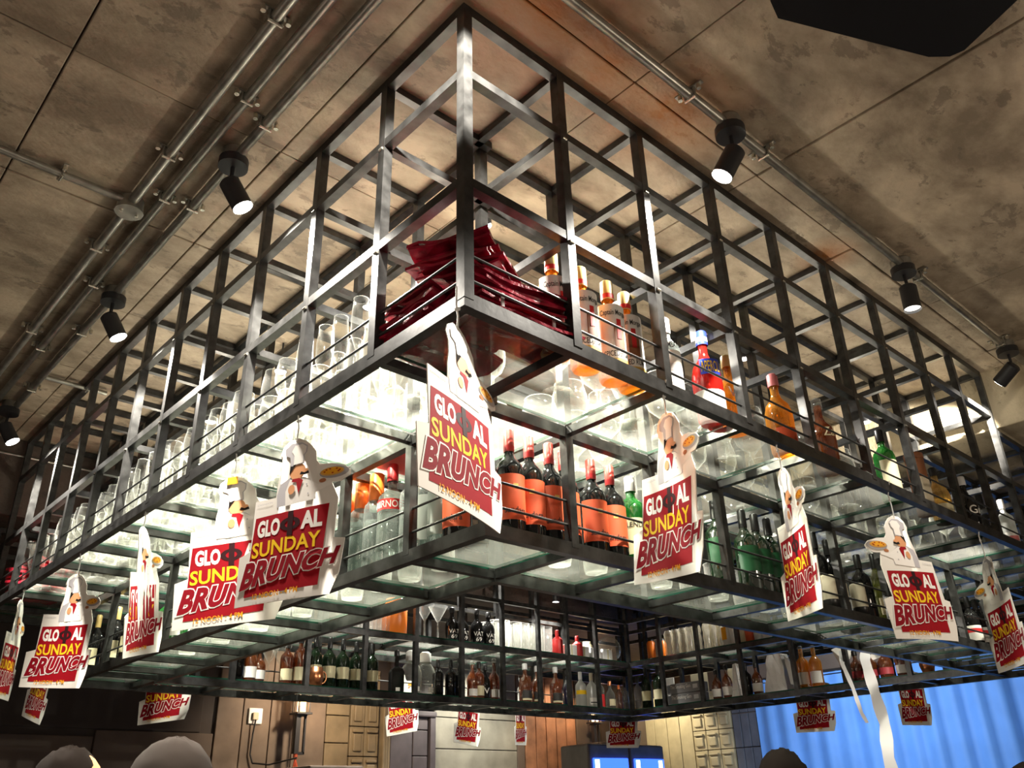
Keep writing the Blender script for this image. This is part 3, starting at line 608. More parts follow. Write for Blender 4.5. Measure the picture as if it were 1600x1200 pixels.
# glass panes
def pane(x0, y0, x1, y1, z):
    g = .036; a = MB().box(x0+g, y0+g, z, x1-g, y1-g, z+.024); a.m[2:] = [1]*4; F('glass_pane', a, ['pane_glass', 'pane_edge'])
pz = L3+.046
def strip_y(x0, x1, ys, z):
    for a, b in zip(ys, ys[1:]): pane(x0, a, x1, b, z)
def strip_x(y0, y1, xs, z):
    for a, b in zip(xs, xs[1:]): pane(a, y0, b, y1, z)
strip_y(0, bX[0], YA, pz); strip_x(0, bY[0], [bX[0]]+[x for x in XA if x > 1.5], pz)
strip_y(bX[1], XE, [bY[0]]+[y for y in YA if y > 1.5 and y < 9]+[9.95], pz); strip_x(bY[1], YE, [bX[0]]+XFP+[inX[1], XE], pz)
for z in (pz, L4+.046):
    strip_y(bX[0], inX[0], [bY[0], inY[0]]+[y for y in Ys_in if y > 2.5]+[inY[1], bY[1]], z)
    strip_x(bY[0], inY[0], [inX[0]]+[x for x in Xs_in if 2.5 < x < 11.5]+[inX[1], bX[1]], z)
    strip_x(inY[1], bY[1], [inX[0]]+XFP[1:]+[inX[1]], z)
    strip_y(inX[1], bX[1], sorted([inY[0]]+YFP[:-1]+[inY[1], bY[1]]), z)
SZ = pz+.026; SZ4 = L4+.072
# ================================================================ GLASSES
def glass_profile(kind):
    if kind == 'wine': return [(.105, 0), (.108, .006), (.10, .012), (.02, .024), (.013, .05), (.013, .24), (.03, .26), (.075, .30), (.100, .36), (.107, .43), (.100, .52), (.085, .60), (.089, .606), (.080, .604)]
    if kind == 'flute': return [(.09, 0), (.085, .008), (.014, .02), (.012, .22), (.03, .26), (.065, .36), (.068, .52), (.056, .66), (.060, .666), (.053, .664)]
    if kind == 'goblet': return [(.12, 0), (.115, .008), (.02, .02), (.015, .16), (.05, .20), (.13, .28), (.165, .38), (.155, .50), (.128, .60), (.134, .608), (.124, .606)]
    if kind == 'martini': return [(.10, 0), (.095, .008), (.014, .02), (.012, .30), (.03, .33), (.16, .56)]
    return [(.0, .012), (.085, .012), (.09, 0), (.10, .05), (.108, .34), (.113, .346), (.103, .344)]
GM = {}
def glass_mesh(kind):
    if kind not in GM: GM[kind] = MB().lathe(glass_profile(kind), 18).mesh(kind+'_glass', ['clear_glass' if kind != 'tumbler' else 'tumbler_glass'])
    return GM[kind]
def put_glass(kind, x, y, z, label, group, s=1.):
    rad = {'wine': .11, 'flute': .10, 'goblet': .17, 'martini': .17, 'tumbler': .115}[kind]*s+tw+.01
    if group:
        for px_ in (0, bX[0], inX[0], inX[1], bX[1]):
            if abs(x-px_) < rad and any(abs(y-q) < rad for q in YA+[8.95, 9.95]): return
        for py_ in (0, bY[0], inY[0], inY[1], bY[1]):
            if abs(y-py_) < rad and any(abs(x-q) < rad for q in XA+XFP+[1.02, 11.85]): return
    o = bpy.data.objects.new({'wine': 'wine_glass', 'flute': 'champagne_flute', 'goblet': 'goblet', 'martini': 'martini_glass', 'tumbler': 'tumbler'}[kind], glass_mesh(kind))
    sc.collection.objects.link(o); o.location = W(x, y, z); o.scale = (s, s, s); o.rotation_euler[2] = rnd.uniform(0, 6); tag(o, label, 'glass', group)
rg = random.Random(11)
ORD = ['first', 'second', 'third', 'fourth', 'fifth', 'sixth', 'seventh', 'eighth', 'ninth', 'tenth', 'eleventh', 'twelfth', 'thirteenth', 'fourteenth']
def bayname(v, G): return ORD[max(i for i in range(len(G)-1) if v >= G[i])]+' bay'
occupied = []
n = 0
for j in range(34):
    y = 1.13+j*.262
    if y > 9.7: break
    for i in range(7):
        x = .16+i*.262
        if abs(x-bX[0]) < .12: x += .0
        if x < .9 and y < 1.2: continue
        if .55 < x and y < 2.0 and x > 1.45: continue
        kind = 'wine' if (j//5+i//4) % 3 else 'flute'
        put_glass(kind, x+rg.uniform(-.02, .02), y+rg.uniform(-.02, .02), SZ, ('stemmed wine glass' if kind == 'wine' else 'tall champagne flute')+' in '+bayname(y, YA)+' of left upper shelf, '+('outer rows' if i < 3 else 'inner rows'), 'stemmed glasses on the left upper shelf', rg.uniform(.94, 1.04)); n += 1
for j in range(19):
    x = 1.45+j*.43
    for y in (.66, 1.32, 1.74):
        if y == .66 and 5 < j < 99 and j % 2: continue
        if x < 2.0 and y > 1.2: continue
        put_glass('goblet', x+rg.uniform(-.03, .03), y+rg.uniform(-.02, .02), SZ, 'large round goblet in '+bayname(x, XA)+' of right upper shelf, '+{.66: 'outer row', 1.32: 'middle row', 1.74: 'inner row'}[y], 'round goblets on the right upper shelf', rg.uniform(.92, 1.05))
for j in range(13):
    x = 2.35+j*.45
    put_glass('tumbler', x, 1.62, SZ4, 'short tumbler in '+bayname(x, XA)+' of the right lower shelf behind bottles', 'tumblers on the right lower shelf', 1.05)
for j in range(12):
    put_glass('tumbler', 1.64, 2.3+j*.46, SZ4, 'short tumbler in '+bayname(2.3+j*.46, YA)+' of the left lower shelf behind bottles', 'tumblers on the left lower shelf', 1.05)
ml = ['martini glass beside the brown bottles, left one of the low pair', 'martini glass in front of a cream labelled bottle, right one of the low pair']
for (x, y, z), l in zip(MARTINI_LOW, ml): put_glass('martini', x, y+.17, SZ4, l, None, 1.05)
ml = ['martini glass on the far upper shelf beside the orange jar', 'martini glass on the far upper shelf right of the post', 'martini glass on the far upper shelf next to the black bottles']
for (x, y, z), l in zip(MARTINI_UP, ml): put_glass('martini', x, y+.17, SZ, l, None, 1.12)
for x, y, z in FARTUMB:
    for dy in (0, .3, .6):
        put_glass('tumbler', x, y+dy, SZ, 'straight clear tumbler in a bright lit row on the far upper shelf', 'bright tumblers on the far upper shelf', 1.5 if x > 8 else 1.25)
# ================================================================ BOTTLES
def arc_label(mb, r, z0, z1, a0, a1, mi, n=16):
    vs = []; fs = []
    for k in range(n+1):
        a = math.radians(a0+(a1-a0)*k/n); vs += [(r*math.sin(a), -r*math.cos(a), z0), (r*math.sin(a), -r*math.cos(a), z1)]
    for k in range(n): fs.append((2*k, 2*k+2, 2*k+3, 2*k+1))
    mb.add(vs, fs, mi, True)
def arc_text(mb, s, r, z0, z1, a0, a1, mi):
    vs, fs = text_geo(s, .01)
    mb.add([(r*math.sin(math.radians(a0+(a1-a0)*x)), -r*math.cos(math.radians(a0+(a1-a0)*x)), z0+(z1-z0)*y) for x, y in vs], fs, mi)
# kind: r, profile type, body material, cap material, label spec [(z0,z1,arc,mat)], text spec [(string,z0,z1,arc,mat)], liquid level
K = dict(
 rum=('tall', .112, 'amber', 'foil_gold', [(.14, .60, 78, 'label_white'), (.10, .14, 90, 'ink_gold'), (.22, .42, 22, 'label_brown'), (.30, .47, 9, 'label_red')], [('Captain Morgan', .49, .55, 55, 'ink_black'), ('SPICED RUM', .155, .20, 50, 'ink_black')]),
 vodka_white=('tall', .095, 'vodka_glass', 'cap_white', [(.12, .50, 80, 'label_white'), (.30, .37, 80, 'silver')], [('BOMBAY', .52, .58, 40, 'ink_black')]),
 aperitif=('round', .125, 'red_liquid', 'cap_blue', [(.10, .26, 85, 'label_white'), (.40, .54, 40, 'cap_blue')], [('APEROL', .42, .52, 36, 'print_yellow')]),
 whisky_script=('round', .11, 'amber', 'foil_gold', [], [('Vc', .34, .46, 26, 'label_white')]),
 cognac_pink=('round', .125, 'amber', 'cap_pink', [(.08, .24, 60, 'label_orange')], []),
 decanter_clear=('round', .12, 'dark_amber', 'clear_glass', [], [('Za', .38, .48, 26, 'label_cream')]),
 green_spirit=('tall', .11, 'green_glass', 'cap_black', [(.12, .46, 70, 'label_cream')], []),
 tube=('tube', .10, 'label_brown', 'label_brown', [(.15, .5, 80, 'cream')], []),
 gold_squat=('round', .12, 'gold_liquid', 'cap_black', [(.08, .26, 50, 'label_cream')], []),
 black_gin=('round', .12, 'wine_black', 'silver', [], [('Gr', .28, .40, 36, 'label_white')]),
 frosted=('tall', .10, 'frost_glass', 'cap_white', [(.12, .30, 60, 'label_white'), (.16, .24, 35, 'cap_pink')], []),
 wine_orange=('wine', .115, 'wine_black', 'foil_red', [(.10, .46, 82, 'label_orange'), (.34, .38, 10, 'ink_gold')], [('sandara', .15, .20, 44, 'ink_black')]),
 green_whisky=('tall', .12, 'green_glass', 'cap_white', [(.08, .42, 80, 'label_cream')], [('GLENLIVET', .33, .38, 66, 'ink_black')]),
 amber_tall=('tall', .11, 'amber', 'foil_gold', [(.1, .4, 70, 'label_cream')], []),
 green_wine=('wine', .115, 'dark_green_glass', 'cap_black', [(.20, .46, 75, 'label_green')], []),
 black_wine=('wine', .115, 'wine_black', 'cap_black', [], []),
 olive_wine=('wine', .11, 'olive_glass', 'cap_black', [(.10, .30, 60, 'label_cream')], []),
 redwhite=('wine', .10, 'wine_black', 'cap_black', [(.08, .34, 80, 'label_white'), (.22, .29, 82, 'label_red')], []),
 vodka_orange=('tall', .105, 'vodka_glass', 'cap_orange', [], []),
 vodka_red=('tall', .12, 'vodka_glass', 'cap_red', [(.44, .53, 85, 'label_red')], [('SMIRNOFF', .455, .515, 74, 'label_white')]),
 vodka_grey=('tall', .10, 'vodka_glass', 'silver', [(.10, .5, 85, 'frost_glass')], []),
 dark_gold=('wine', .105, 'wine_black', 'foil_gold', [(.12, .36, 70, 'label_cream')], []),
 clear_green=('tall', .10, 'green_glass', 'cap_black', [(.10, .3, 60, 'label_white')], []),
 dark_plain=('wine', .10, 'wine_black', 'cap_black', [], []),
 brown_white=('round', .10, 'dark_amber', 'cap_black', [(.08, .30, 75, 'label_white')], []),
 brown_cream=('tall', .10, 'dark_amber', 'cap_black', [(.08, .30, 75, 'label_cream')], []),
 green_cream=('wine', .11, 'wine_green_dark', 'cap_black', [(.16, .36, 75, 'label_cream')], []),
 black_square=('square', .13, 'wine_black', 'cap_black', [(.03, .10, 30, 'label_white')], []),
 brown_crystal=('round', .10, 'dark_amber', 'clear_glass', [(.06, .22, 50, 'label_white')], []),
 dark_vat=('round', .10, 'wine_black', 'cap_black', [], [('V', .14, .28, 30, 'label_white')]),
 decanter_brown=('round', .125, 'dark_amber', 'silver', [(.05, .26, 52, 'ink_black'), (.05, .09, 52, 'label_cream')], []),
 blue_dark=('round', .11, 'blue_glass', 'cap_black', [(.03, .10, 30, 'label_white')], []),
 frost_yellow=('wine', .11, 'frost_glass', 'cap_white', [(.30, .40, 88, 'print_yellow')], []),
 frost_beige=('wine', .11, 'frost_glass', 'cream', [(.08, .24, 50, 'label_white'), (.11, .14, 40, 'ink_black')], []),
 red_label=('tall', .09, 'vodka_glass', 'cap_black', [(.05, .38, 85, 'label_red')], []),
 copper_glass=('round', .10, 'vodka_glass', 'copper', [(.1, .3, 50, 'label_cream')], []),
 amber_slim=('tall', .07, 'dark_amber', 'cap_orange', [], []),
 clear_small=('tall', .08, 'vodka_glass', 'cap_black', [(.05, .22, 60, 'label_grey')], []),
 vat=('round', .125, 'wine_black', 'cap_black', [], [('VAT', .20, .30, 46, 'label_white'), ('69', .07, .17, 26, 'label_white')]),
 red_plain=('wine', .11, 'label_red', 'label_red', [], []),
 orange_white=('wine', .11, 'amber', 'clear_glass', [(.08, .32, 65, 'label_white')], []),
 red_band=('round', .12, 'dark_amber', 'cap_black', [(.10, .28, 85, 'label_maroon')], []),
)
CATN = dict(tube='bottle_tube', wine_orange='wine_bottle', green_wine='wine_bottle', black_wine='wine_bottle', olive_wine='wine_bottle', green_cream='wine_bottle', redwhite='wine_bottle')
proto = {}
def bottle(kind, x, y, z, h, rotz, label):
    key = (kind, round(h, 2))
    if key in proto: return dup(proto[key], (x, y, z), rotz, label)
    shape, r, bm_, cm, labs, txts = K[kind]
    t = thing(CATN.get(kind, 'bottle'), label, 'tube' if kind == 'tube' else 'bottle', (x, y, z), rotz); proto[key] = t
    hs = h
    if shape == 'tall': prof = [(0, .01), (r*.9, 0), (r, .02), (r, .60*hs), (r*.93, .66*hs), (r*.55, .72*hs), (r*.33, .76*hs), (r*.31, .90*hs)]; cap = (.82*hs, hs, r*.40)
    elif shape == 'wine': prof = [(0, .02), (r*.85, 0), (r, .02), (r, .58*hs), (r*.9, .64*hs), (r*.5, .71*hs), (r*.32, .76*hs), (r*.30, .94*hs)]; cap = (.78*hs, hs, r*.36)
    elif shape == 'round': prof = [(0, .01), (r*.8, 0), (r*.92, .03), (r, .40*hs), (r*.98, .50*hs), (r*.8, .60*hs), (r*.42, .68*hs), (r*.30, .74*hs), (r*.30, .90*hs)]; cap = (.84*hs, hs, r*.40)
    elif shape == 'square': prof = [(0, .01), (r*1.1, 0), (r*1.15, .02), (r*1.15, .48*hs), (r*.9, .56*hs), (r*.3, .62*hs), (r*.28, .9*hs)]; cap = (.86*hs, hs, r*.36)
    else: prof = [(0, 0), (r, 0), (r, .97*hs), (0, .97*hs)]; cap = (.9*hs, hs, r*1.04)
    n = 4 if shape == 'square' else 24
    b = MB().lathe(prof, n, smooth=(shape != 'square'))
    bo = b.link('body', bm_, t, (0, 0, 0))
    if shape == 'square': bo.rotation_euler[2] = math.pi/4
    if kind in ('vodka_orange', 'vodka_red', 'vodka_grey', 'aperitif'):
        MB().lathe([(0, .03), (r*.9, .03), (r*.9, .50*hs), (0, .50*hs)], 14).link('liquid', 'red_liquid' if kind == 'aperitif' else 'vodka_glass', t, (0, 0, 0))
    if kind == 'vodka_orange': cap = (.70*hs, hs, r*.62)
    if kind == 'rum': cap = (.80*hs, hs, r*.44)
    cp = MB().lathe([(cap[2], cap[0]), (cap[2]*1.02, cap[0]+.02), (cap[2], cap[1]-.01), (cap[2]*.8, cap[1]), (0, cap[1])], 14)
    cp.link('cap', cm, t, (0, 0, 0))
    if kind in ('rum', 'wine_orange'):
        MB().lathe([(cap[2]*1.03, cap[0]+.01), (cap[2]*1.05, cap[0]+.05)], 14).link('neck_band', 'label_red' if kind == 'rum' else 'cap_red', t, (0, 0, 0))
    if kind == 'aperitif': MB().lathe([(cap[2]*1.02, cap[0]+.03), (cap[2]*1.02, cap[0]+.07)], 14).link('cap_band', 'cap_white', t, (0, 0, 0))
    sc_ = hs/.86; lab0 = None
    for k, (z0, z1, arc, m) in enumerate(labs):
        lb = MB(); rr = r*(1.015+.012*k) if shape != 'square' else r*.86
        off = 14 if kind == 'rum' and k >= 2 else 0
        arc_label(lb, rr, z0*sc_, z1*sc_, -arc+off, arc+off, 0); o = lb.link('label', m, lab0 or t, (0, 0, 0)); lab0 = lab0 or o
    for k, (s_, z0, z1, arc, m) in enumerate(txts):
        lb = MB(); arc_text(lb, s_, r*1.05, z0*sc_, z1*sc_, -arc, arc, 0); lb.link('lettering', m, lab0 or t, (0, 0, 0))
    return t
# fronts turned towards the guests on each side
for x, y, z, kind, h, lb in NEAR_RIGHT_UP: bottle(kind, x, y, SZ, h, rg.uniform(-.25, .25)-.55, lb)
for x, y, z, kind, h, lb in NEAR_RIGHT_LOW: bottle(kind, x, y, SZ4, h, rg.uniform(-.2, .2)-.45, lb)
for x, y, z, kind, h, lb in NEAR_LEFT_LOW: bottle(kind, x, y, SZ4, h, -math.pi/2+.5+rg.uniform(-.2, .2), lb)
for x, y, z, kind, h, lb in FAR_LEFT_LOW:
    if x > 12: x = 11.95 - (12.3-x)*.1
    bottle(kind, x, y, SZ4, h, -.3+rg.uniform(-.2, .2), lb)
for x, y, z, kind, h, lb in FAR_LEFT_UP: bottle(kind, x, y, SZ, h, -.3+rg.uniform(-.15, .15), lb)
for x, y, z, kind, h, lb in FAR_RIGHT_LOW: bottle(kind, x, y, SZ4, h, -math.pi/2+.3+rg.uniform(-.2, .2), lb)
for x, y, z, kind, h, lb in TINS:
    t = thing('tin', lb, 'tin', (x, y, SZ4)); MB().lathe([(0, 0), (.085, 0), (.085, .08)], 16).link('base', 'cap_black', t, (0, 0, 0))
    MB().lathe([(.082, .08), (.082, h-.02), (.07, h), (0, h)], 16).link('body', 'cream', t, (0, 0, 0))
# ================================================================ POSTERS
PW, PA = .71, 1.12
OUT = [(0, 0), (.96, 0), (1.04, .20), (1.08, .52), (.975, .535), (1.0, .93), (.93, 1.10), (1.02, 1.10), (1.10, 1.15), (1.11, 1.20), (1.05, 1.26), (.92, 1.30), (.80, 1.31),
       (.765, 1.36), (.755, 1.46), (.70, 1.54), (.64, 1.60), (.56, 1.64), (.47, 1.63), (.40, 1.57), (.375, 1.49), (.40, 1.42), (.395, 1.30), (.37, 1.18), (.36, 1.04), (.13, 1.04),
       (.125, .53), (0, .49)]
def ell(cx, cy, rx, ry, n=18, a0=0, a1=360): return [(cx+rx*math.cos(math.radians(a0+(a1-a0)*k/n)), cy+ry*math.sin(math.radians(a0+(a1-a0)*k/n))) for k in range(n if a1-a0 >= 360 else n+1)]
PM = ['print_red', 'print_white', 'print_yellow', 'print_dark', 'print_black', 'print_grey', 'skin', 'pizza', 'print_orange', 'hair', 'shade_grey']
def tess(poly, step=.09):
    bm = bmesh.new(); vs = [bm.verts.new((x, y, 0)) for x, y in poly]; bm.faces.new(vs)
    x0 = min(p[0] for p in poly); x1 = max(p[0] for p in poly); x = x0+step
    while x < x1:
        bmesh.ops.bisect_plane(bm, geom=bm.verts[:]+bm.edges[:]+bm.faces[:], plane_co=(x, 0, 0), plane_no=(1, 0, 0)); x += step
    bmesh.ops.triangulate(bm, faces=bm.faces[:]); bm.verts.index_update()
    r = ([(v.co.x, v.co.y) for v in bm.verts], [tuple(v.index for v in f.verts) for f in bm.faces]); bm.free(); return r
PR = []     # print pieces: (verts uv, faces, layer, material)
def pr(poly, layer, m, step=.09): v, f = tess(poly, step); PR.append((v, f, layer, PM.index(m)))
TXT = set()
def prt(s, fn, layer, m, offset=0., shear=0.):
    v, f = text_geo(s, offset, shear); TXT.add(len(PR)); PR.append(([fn(x, y) for x, y in v], f, layer, PM.index(m)))
boxfn = lambda u0, u1, v0, v1, s=0.: (lambda x, y: (u0+(u1-u0)*x, v0+(v1-v0)*y+s*(u1-u0)*x))
pr([(.10, .08), (.85, .10), (.92, .885), (.155, .86)], 1, 'print_red')
prt('GLO', boxfn(.185, .43, .650, .825), 2, 'print_white', .045); prt('AL', boxfn(.645, .86, .665, .845), 2, 'print_white', .045)
# the character in the middle: a barred ring
ro, ri = ell(.535, .74, .105, .068, 20), ell(.535, .74, .055, .036, 20)
PR.append((ro+ri, [(k, (k+1) % 20, 20+(k+1) % 20, 20+k) for k in range(20)], 2, PM.index('print_black')))
pr([(.51, .62), (.565, .62), (.565, .87), (.51, .87)], 3, 'print_black')
prt('SUNDAY', boxfn(.145, .85, .45, .605, .03), 2, 'print_yellow', .022)
def bru(x, y): u = .035+1.02*x; return (u+.03*(y-.5), .13+.15*x+(.30-.12*x)*y)
prt('BRUNCH', bru, 3, 'print_white', .085, .18); prt('BRUNCH', lambda x, y: bru(.015+.97*x, .05+.90*y), 4, 'print_dark', .045, .18)
prt('12 NOON - 4 PM', boxfn(.20, .66, .045, .10, .03), 4, 'print_orange', .012)
# the cook printed above the panel
pr([(.38, .93), (.37, 1.06), (.40, 1.17), (.50, 1.22), (.66, 1.20), (.76, 1.12), (.78, .95)], 1, 'print_grey')
pr([(.47, .93), (.46, 1.08), (.50, 1.20), (.66, 1.19), (.80, 1.10), (.92, 1.12), (.94, 1.08), (.78, 1.02), (.77, .95)], 2, 'print_white')
pr(ell(.575, 1.275, .085, .09), 3, 'skin'); pr(ell(.66, 1.27, .03, .022), 4, 'skin'); pr([(.49, 1.25), (.495, 1.36), (.56, 1.36), (.52, 1.30)], 4, 'hair')
pr([(.50, 1.34), (.485, 1.44), (.43, 1.47), (.425, 1.54), (.50, 1.59), (.60, 1.585), (.665, 1.54), (.66, 1.47), (.635, 1.44), (.64, 1.35)], 4, 'print_grey')
pr([(.53, 1.35), (.53, 1.45), (.50, 1.50), (.53, 1.56), (.61, 1.565), (.655, 1.53), (.65, 1.47), (.625, 1.44), (.63, 1.36)], 5, 'print_white')
pr([(.60, 1.235), (.615, 1.265), (.65, 1.25), (.69, 1.265), (.70, 1.235), (.655, 1.225)], 5, 'hair')
pr([(.53, 1.20), (.60, 1.20), (.64, 1.17), (.60, 1.03), (.57, 1.16), (.52, 1.17)], 4, 'print_red'); pr(ell(.525, 1.09, .035, .05), 5, 'skin')
pr(ell(.95, 1.20, .145, .060), 3, 'shade_grey'); pr(ell(.93, 1.21, .118, .044), 4, 'pizza'); pr(ell(.93, 1.215, .095, .032), 5, 'print_orange')
for q in range(7): pr(ell(.93+.075*math.cos(q*2.4), 1.215+.022*math.sin(q*2.4), .012, .007, 6), 6, 'print_red'); pr(ell(.84, 1.13, .035, .022), 3, 'skin')
for u, v in ((.60, 1.08), (.70, 1.02), (.68, 1.12)): pr(ell(u, v, .008, .010, 8), 3, 'print_grey')
NT = len(PR)
prt('CHANDON', boxfn(.16, .33, .985, 1.005), 2, 'print_grey', .0)
ov, of = tess(OUT, .08)
OUTF = [(0, 0), (.96, 0), (1.04, .20), (1.08, .52), (.975, .535), (.97, 1.04), (.72, 1.04), (.71, 1.18), (.685, 1.30), (.68, 1.42), (.705, 1.49), (.68, 1.57), (.61, 1.63), (.52, 1.64),
        (.44, 1.60), (.38, 1.54), (.325, 1.46), (.315, 1.36), (.28, 1.31), (.16, 1.30), (.03, 1.26), (-.03, 1.20), (-.02, 1.15), (.06, 1.10), (.15, 1.10), (.10, .93), (.125, .53), (0, .49)]
ovF, ofF = tess(OUTF, .08)
def rimloop(OUT):
    r = []
    for (a, b) in zip(OUT, OUT[1:]+OUT[:1]):
        n = max(1, int(abs(b[0]-a[0])/.08)+1)
        for k in range(n): r.append((a[0]+(b[0]-a[0])*k/n, a[1]+(b[1]-a[1])*k/n))
    return r
rimN, rimF = rimloop(OUT), rimloop(OUTF)
PL = {1: 'cook shaped paper poster hanging at the near corner, turned and curled', 2: 'large front poster with white cook and pizza, overlapping another, left of the corner',
      3: 'poster with orange sticker on the hat, half hidden behind the larger front poster', 4: 'narrow edge-on poster hanging between two left posters, faded',
      5: 'poster on the left near the frame edge, cook with pizza tray, tilted', 6: 'poster cut by the left edge of the picture, seen nearly edge-on',
      7: 'bright curled poster right of the green whisky bottle', 8: 'narrow turned poster among the dark bottles on the right',
      9: 'front-facing poster on the right with its text squarely readable', 10: 'last poster on the right, curling at the picture edge',
      11: 'small far poster against the dark board at lower left', 12: 'small curled far poster below the leftmost posters',
      13: 'tilted far poster hanging in front of the pillar capital', 14: 'far poster hanging before the pale concrete wall',
      15: 'thin edge-on far poster before the brown wall', 16: 'far poster directly above the two drink coolers',
      17: 'far poster over the blue curtain, left one of two', 18: 'far poster over the blue curtain, right one of two'}
for (k, px, py, pz_, yaw, roll, kk, lean) in POSTERS:
    if abs(kk) < 1e-3: kk = .12 if k % 2 else -.1
    cy_, sy_ = math.cos(yaw), math.sin(yaw); cr_, sr_ = math.cos(roll), math.sin(roll)
    flip = k in (9, 10)      # these two show their other face: cut-out mirrored, words not
    ov_, of_, rim = (ovF, ofF, rimF) if flip else (ov, of, rimN)
    def mp(u, v, d=0., t_=True):
        if flip and not t_: u = 1.08-u
        a = (u-.54)*PW*PA; b = (v-1.64)*PW; a, b = a*cr_-b*sr_, a*sr_+b*cr_
        dd = (1-math.cos(kk*a))/kk+lean*b+d; a = math.sin(kk*a)/kk
        return (a*cy_-dd*sy_, a*sy_+dd*cy_, b)
    t = thing('poster', PL[k], 'poster', (px, py, pz_), 0, 'die-cut brunch posters hung from the shelf')
    cd_ = MB(); cd_.add([mp(u, v) for u, v in ov_], of_, 0, True); cd_.add([mp(u, v, .006) for u, v in ov_], [f[::-1] for f in of_], 0, True)
    nr = len(rim)
    cd_.add([mp(u, v) for u, v in rim]+[mp(u, v, .006) for u, v in rim], [(i, (i+1) % nr, nr+(i+1) % nr, nr+i) for i in range(nr)], 0)
    cd_.link('card', 'paper', t, (0, 0, 0))
    pb = MB()
    for q, (v, f, layer, m) in enumerate(PR):
        sh = .60 if (flip and q == NT) else 0
        pb.add([mp(u+sh, w, -.0009*layer-.0006, q in TXT or sum(c[1] for c in v)/len(v) < .9) for u, w in v], f, m)
    if k == 3: pb.add([mp(u, w, -.014) for u, w in ((.47, 1.54), (.58, 1.545), (.575, 1.63), (.475, 1.625))], [(0, 1, 2, 3)], PM.index('print_orange'))
    pb.link('print', PM, t, (0, 0, 0))
    zt = .05-pz_ if k <= 10 else .03-pz_
    gx_ = -px if k in (2, 3, 4, 5, 6) else 0
    st = MB().tube([(0, 0, -.02), (.004, 0, zt*.3), (-.006, .004, zt*.6), (-.035 if k in (2, 3, 4, 5, 6, 1) else 0, -.035 if k in (7, 8, 9, 10, 1) else 0, zt)], .006 if k < 11 else .004, 5)
    st.cyl((-.01, 0, zt*.45), (.02, .01, zt*.45+.02), .011, 5); st.link('string', 'white_plastic', t, (0, 0, 0))
# ================================================================ FOLDED VINYL STACKS
def bundle(label, x, y, z, sx, sy, nz, dz, rotz, m, seed, cat='folders'):
    r = random.Random(seed); t = thing('folder_stack', label, cat, (x, y, z), rotz, 'glossy folded stacks on the upper shelf')
    for k in range(nz):
        mb = MB(); nx, ny_ = 9, 7; ph = r.uniform(0, 6); ox, oy = r.uniform(-.05, .05), r.uniform(-.05, .05); rz = r.uniform(-.06, .06)
        vs = []
        for s_ in (0, 1):
            for i in range(nx):
                for j in range(ny_):
                    u = i/(nx-1)-.5; v = j/(ny_-1)-.5; w = .016*math.sin(ph+u*7+v*4)+.012*math.sin(ph*2+v*13)+.05*(abs(u)*2)**3*((k/nz)-.3)
                    edge = 1+.02*math.sin(ph+9*v+5*u)
                    X, Y = u*sx*edge+ox, v*sy*edge+oy
                    vs.append((X*math.cos(rz)-Y*math.sin(rz), X*math.sin(rz)+Y*math.cos(rz), k*dz+w+s_*dz*.62+.02))
        N = nx*ny_; fs = []
        for i in range(nx-1):
            for j in range(ny_-1):
                a = i*ny_+j; fs.append((a, a+1, a+ny_+1, a+ny_)); fs.append((N+a, N+a+ny_, N+a+ny_+1, N+a+1))
        for i in range(nx-1):
            for j in (0, ny_-1): a = i*ny_+j; fs.append((a, a+ny_, N+a+ny_, N+a))
        for j in range(ny_-1):
            for i in (0, nx-1): a = i*ny_+j; fs.append((a, a+1, N+a+1, N+a))
        mb.add(vs, fs, 0, False); mb.link('folder', m, t, (0, 0, 0))
    for q in (-.3, .25):
        MB().bevbox(sx*q-.012, -sy*.5-.012, .04, sx*q+.012, -sy*.5+.0, nz*dz*.5, .003).link('clip', 'silver', t, (0, 0, 0))
    return t
bundle('wide maroon glossy folder stack on the left side of the corner shelf', .42, .76, SZ, .70, .50, 9, .034, .12, 'maroon_vinyl', 1)
bundle('maroon glossy folder stack with silver clips lying on the right side of the corner shelf', .60, .27, SZ, .78, .44, 9, .034, -.06, 'maroon_vinyl', 2)
bundle('topmost maroon folder stack bridging the two lower ones at the near corner', .42, .45, SZ+.35, .60, .58, 7, .034, .5, 'maroon_vinyl', 3)
bundle('bright red folder stack at the far left end of the upper shelf', .45, 9.74, SZ, .6, .72, 9, .05, .2, 'red_vinyl', 5)
tr = thing('tray', 'flat red plastic tray lying under glasses on the left upper shelf', 'tray', (1.42, 2.35, SZ-.004), .0)
MB().bevbox(-.30, -.36, 0, .34, .40, .006, .002).link('base', 'tray_red', tr, (0, 0, 0))
MB().box(-.30, -.36, .006, -.28, .40, .03).box(.32, -.36, .006, .34, .40, .03).box(-.28, -.36, .006, .32, -.34, .03).box(-.28, .38, .006, .32, .40, .03).link('rim', 'tray_red', tr, (0, 0, 0))
tr = thing('mat', 'small bright green plastic mat on the shelf beside the red tray', 'mat', (1.25, 1.50, SZ-.004), .1)
MB().bevbox(-.14, -.12, 0, .14, .14, .008, .003).link('sheet', 'tray_green', tr, (0, 0, 0))
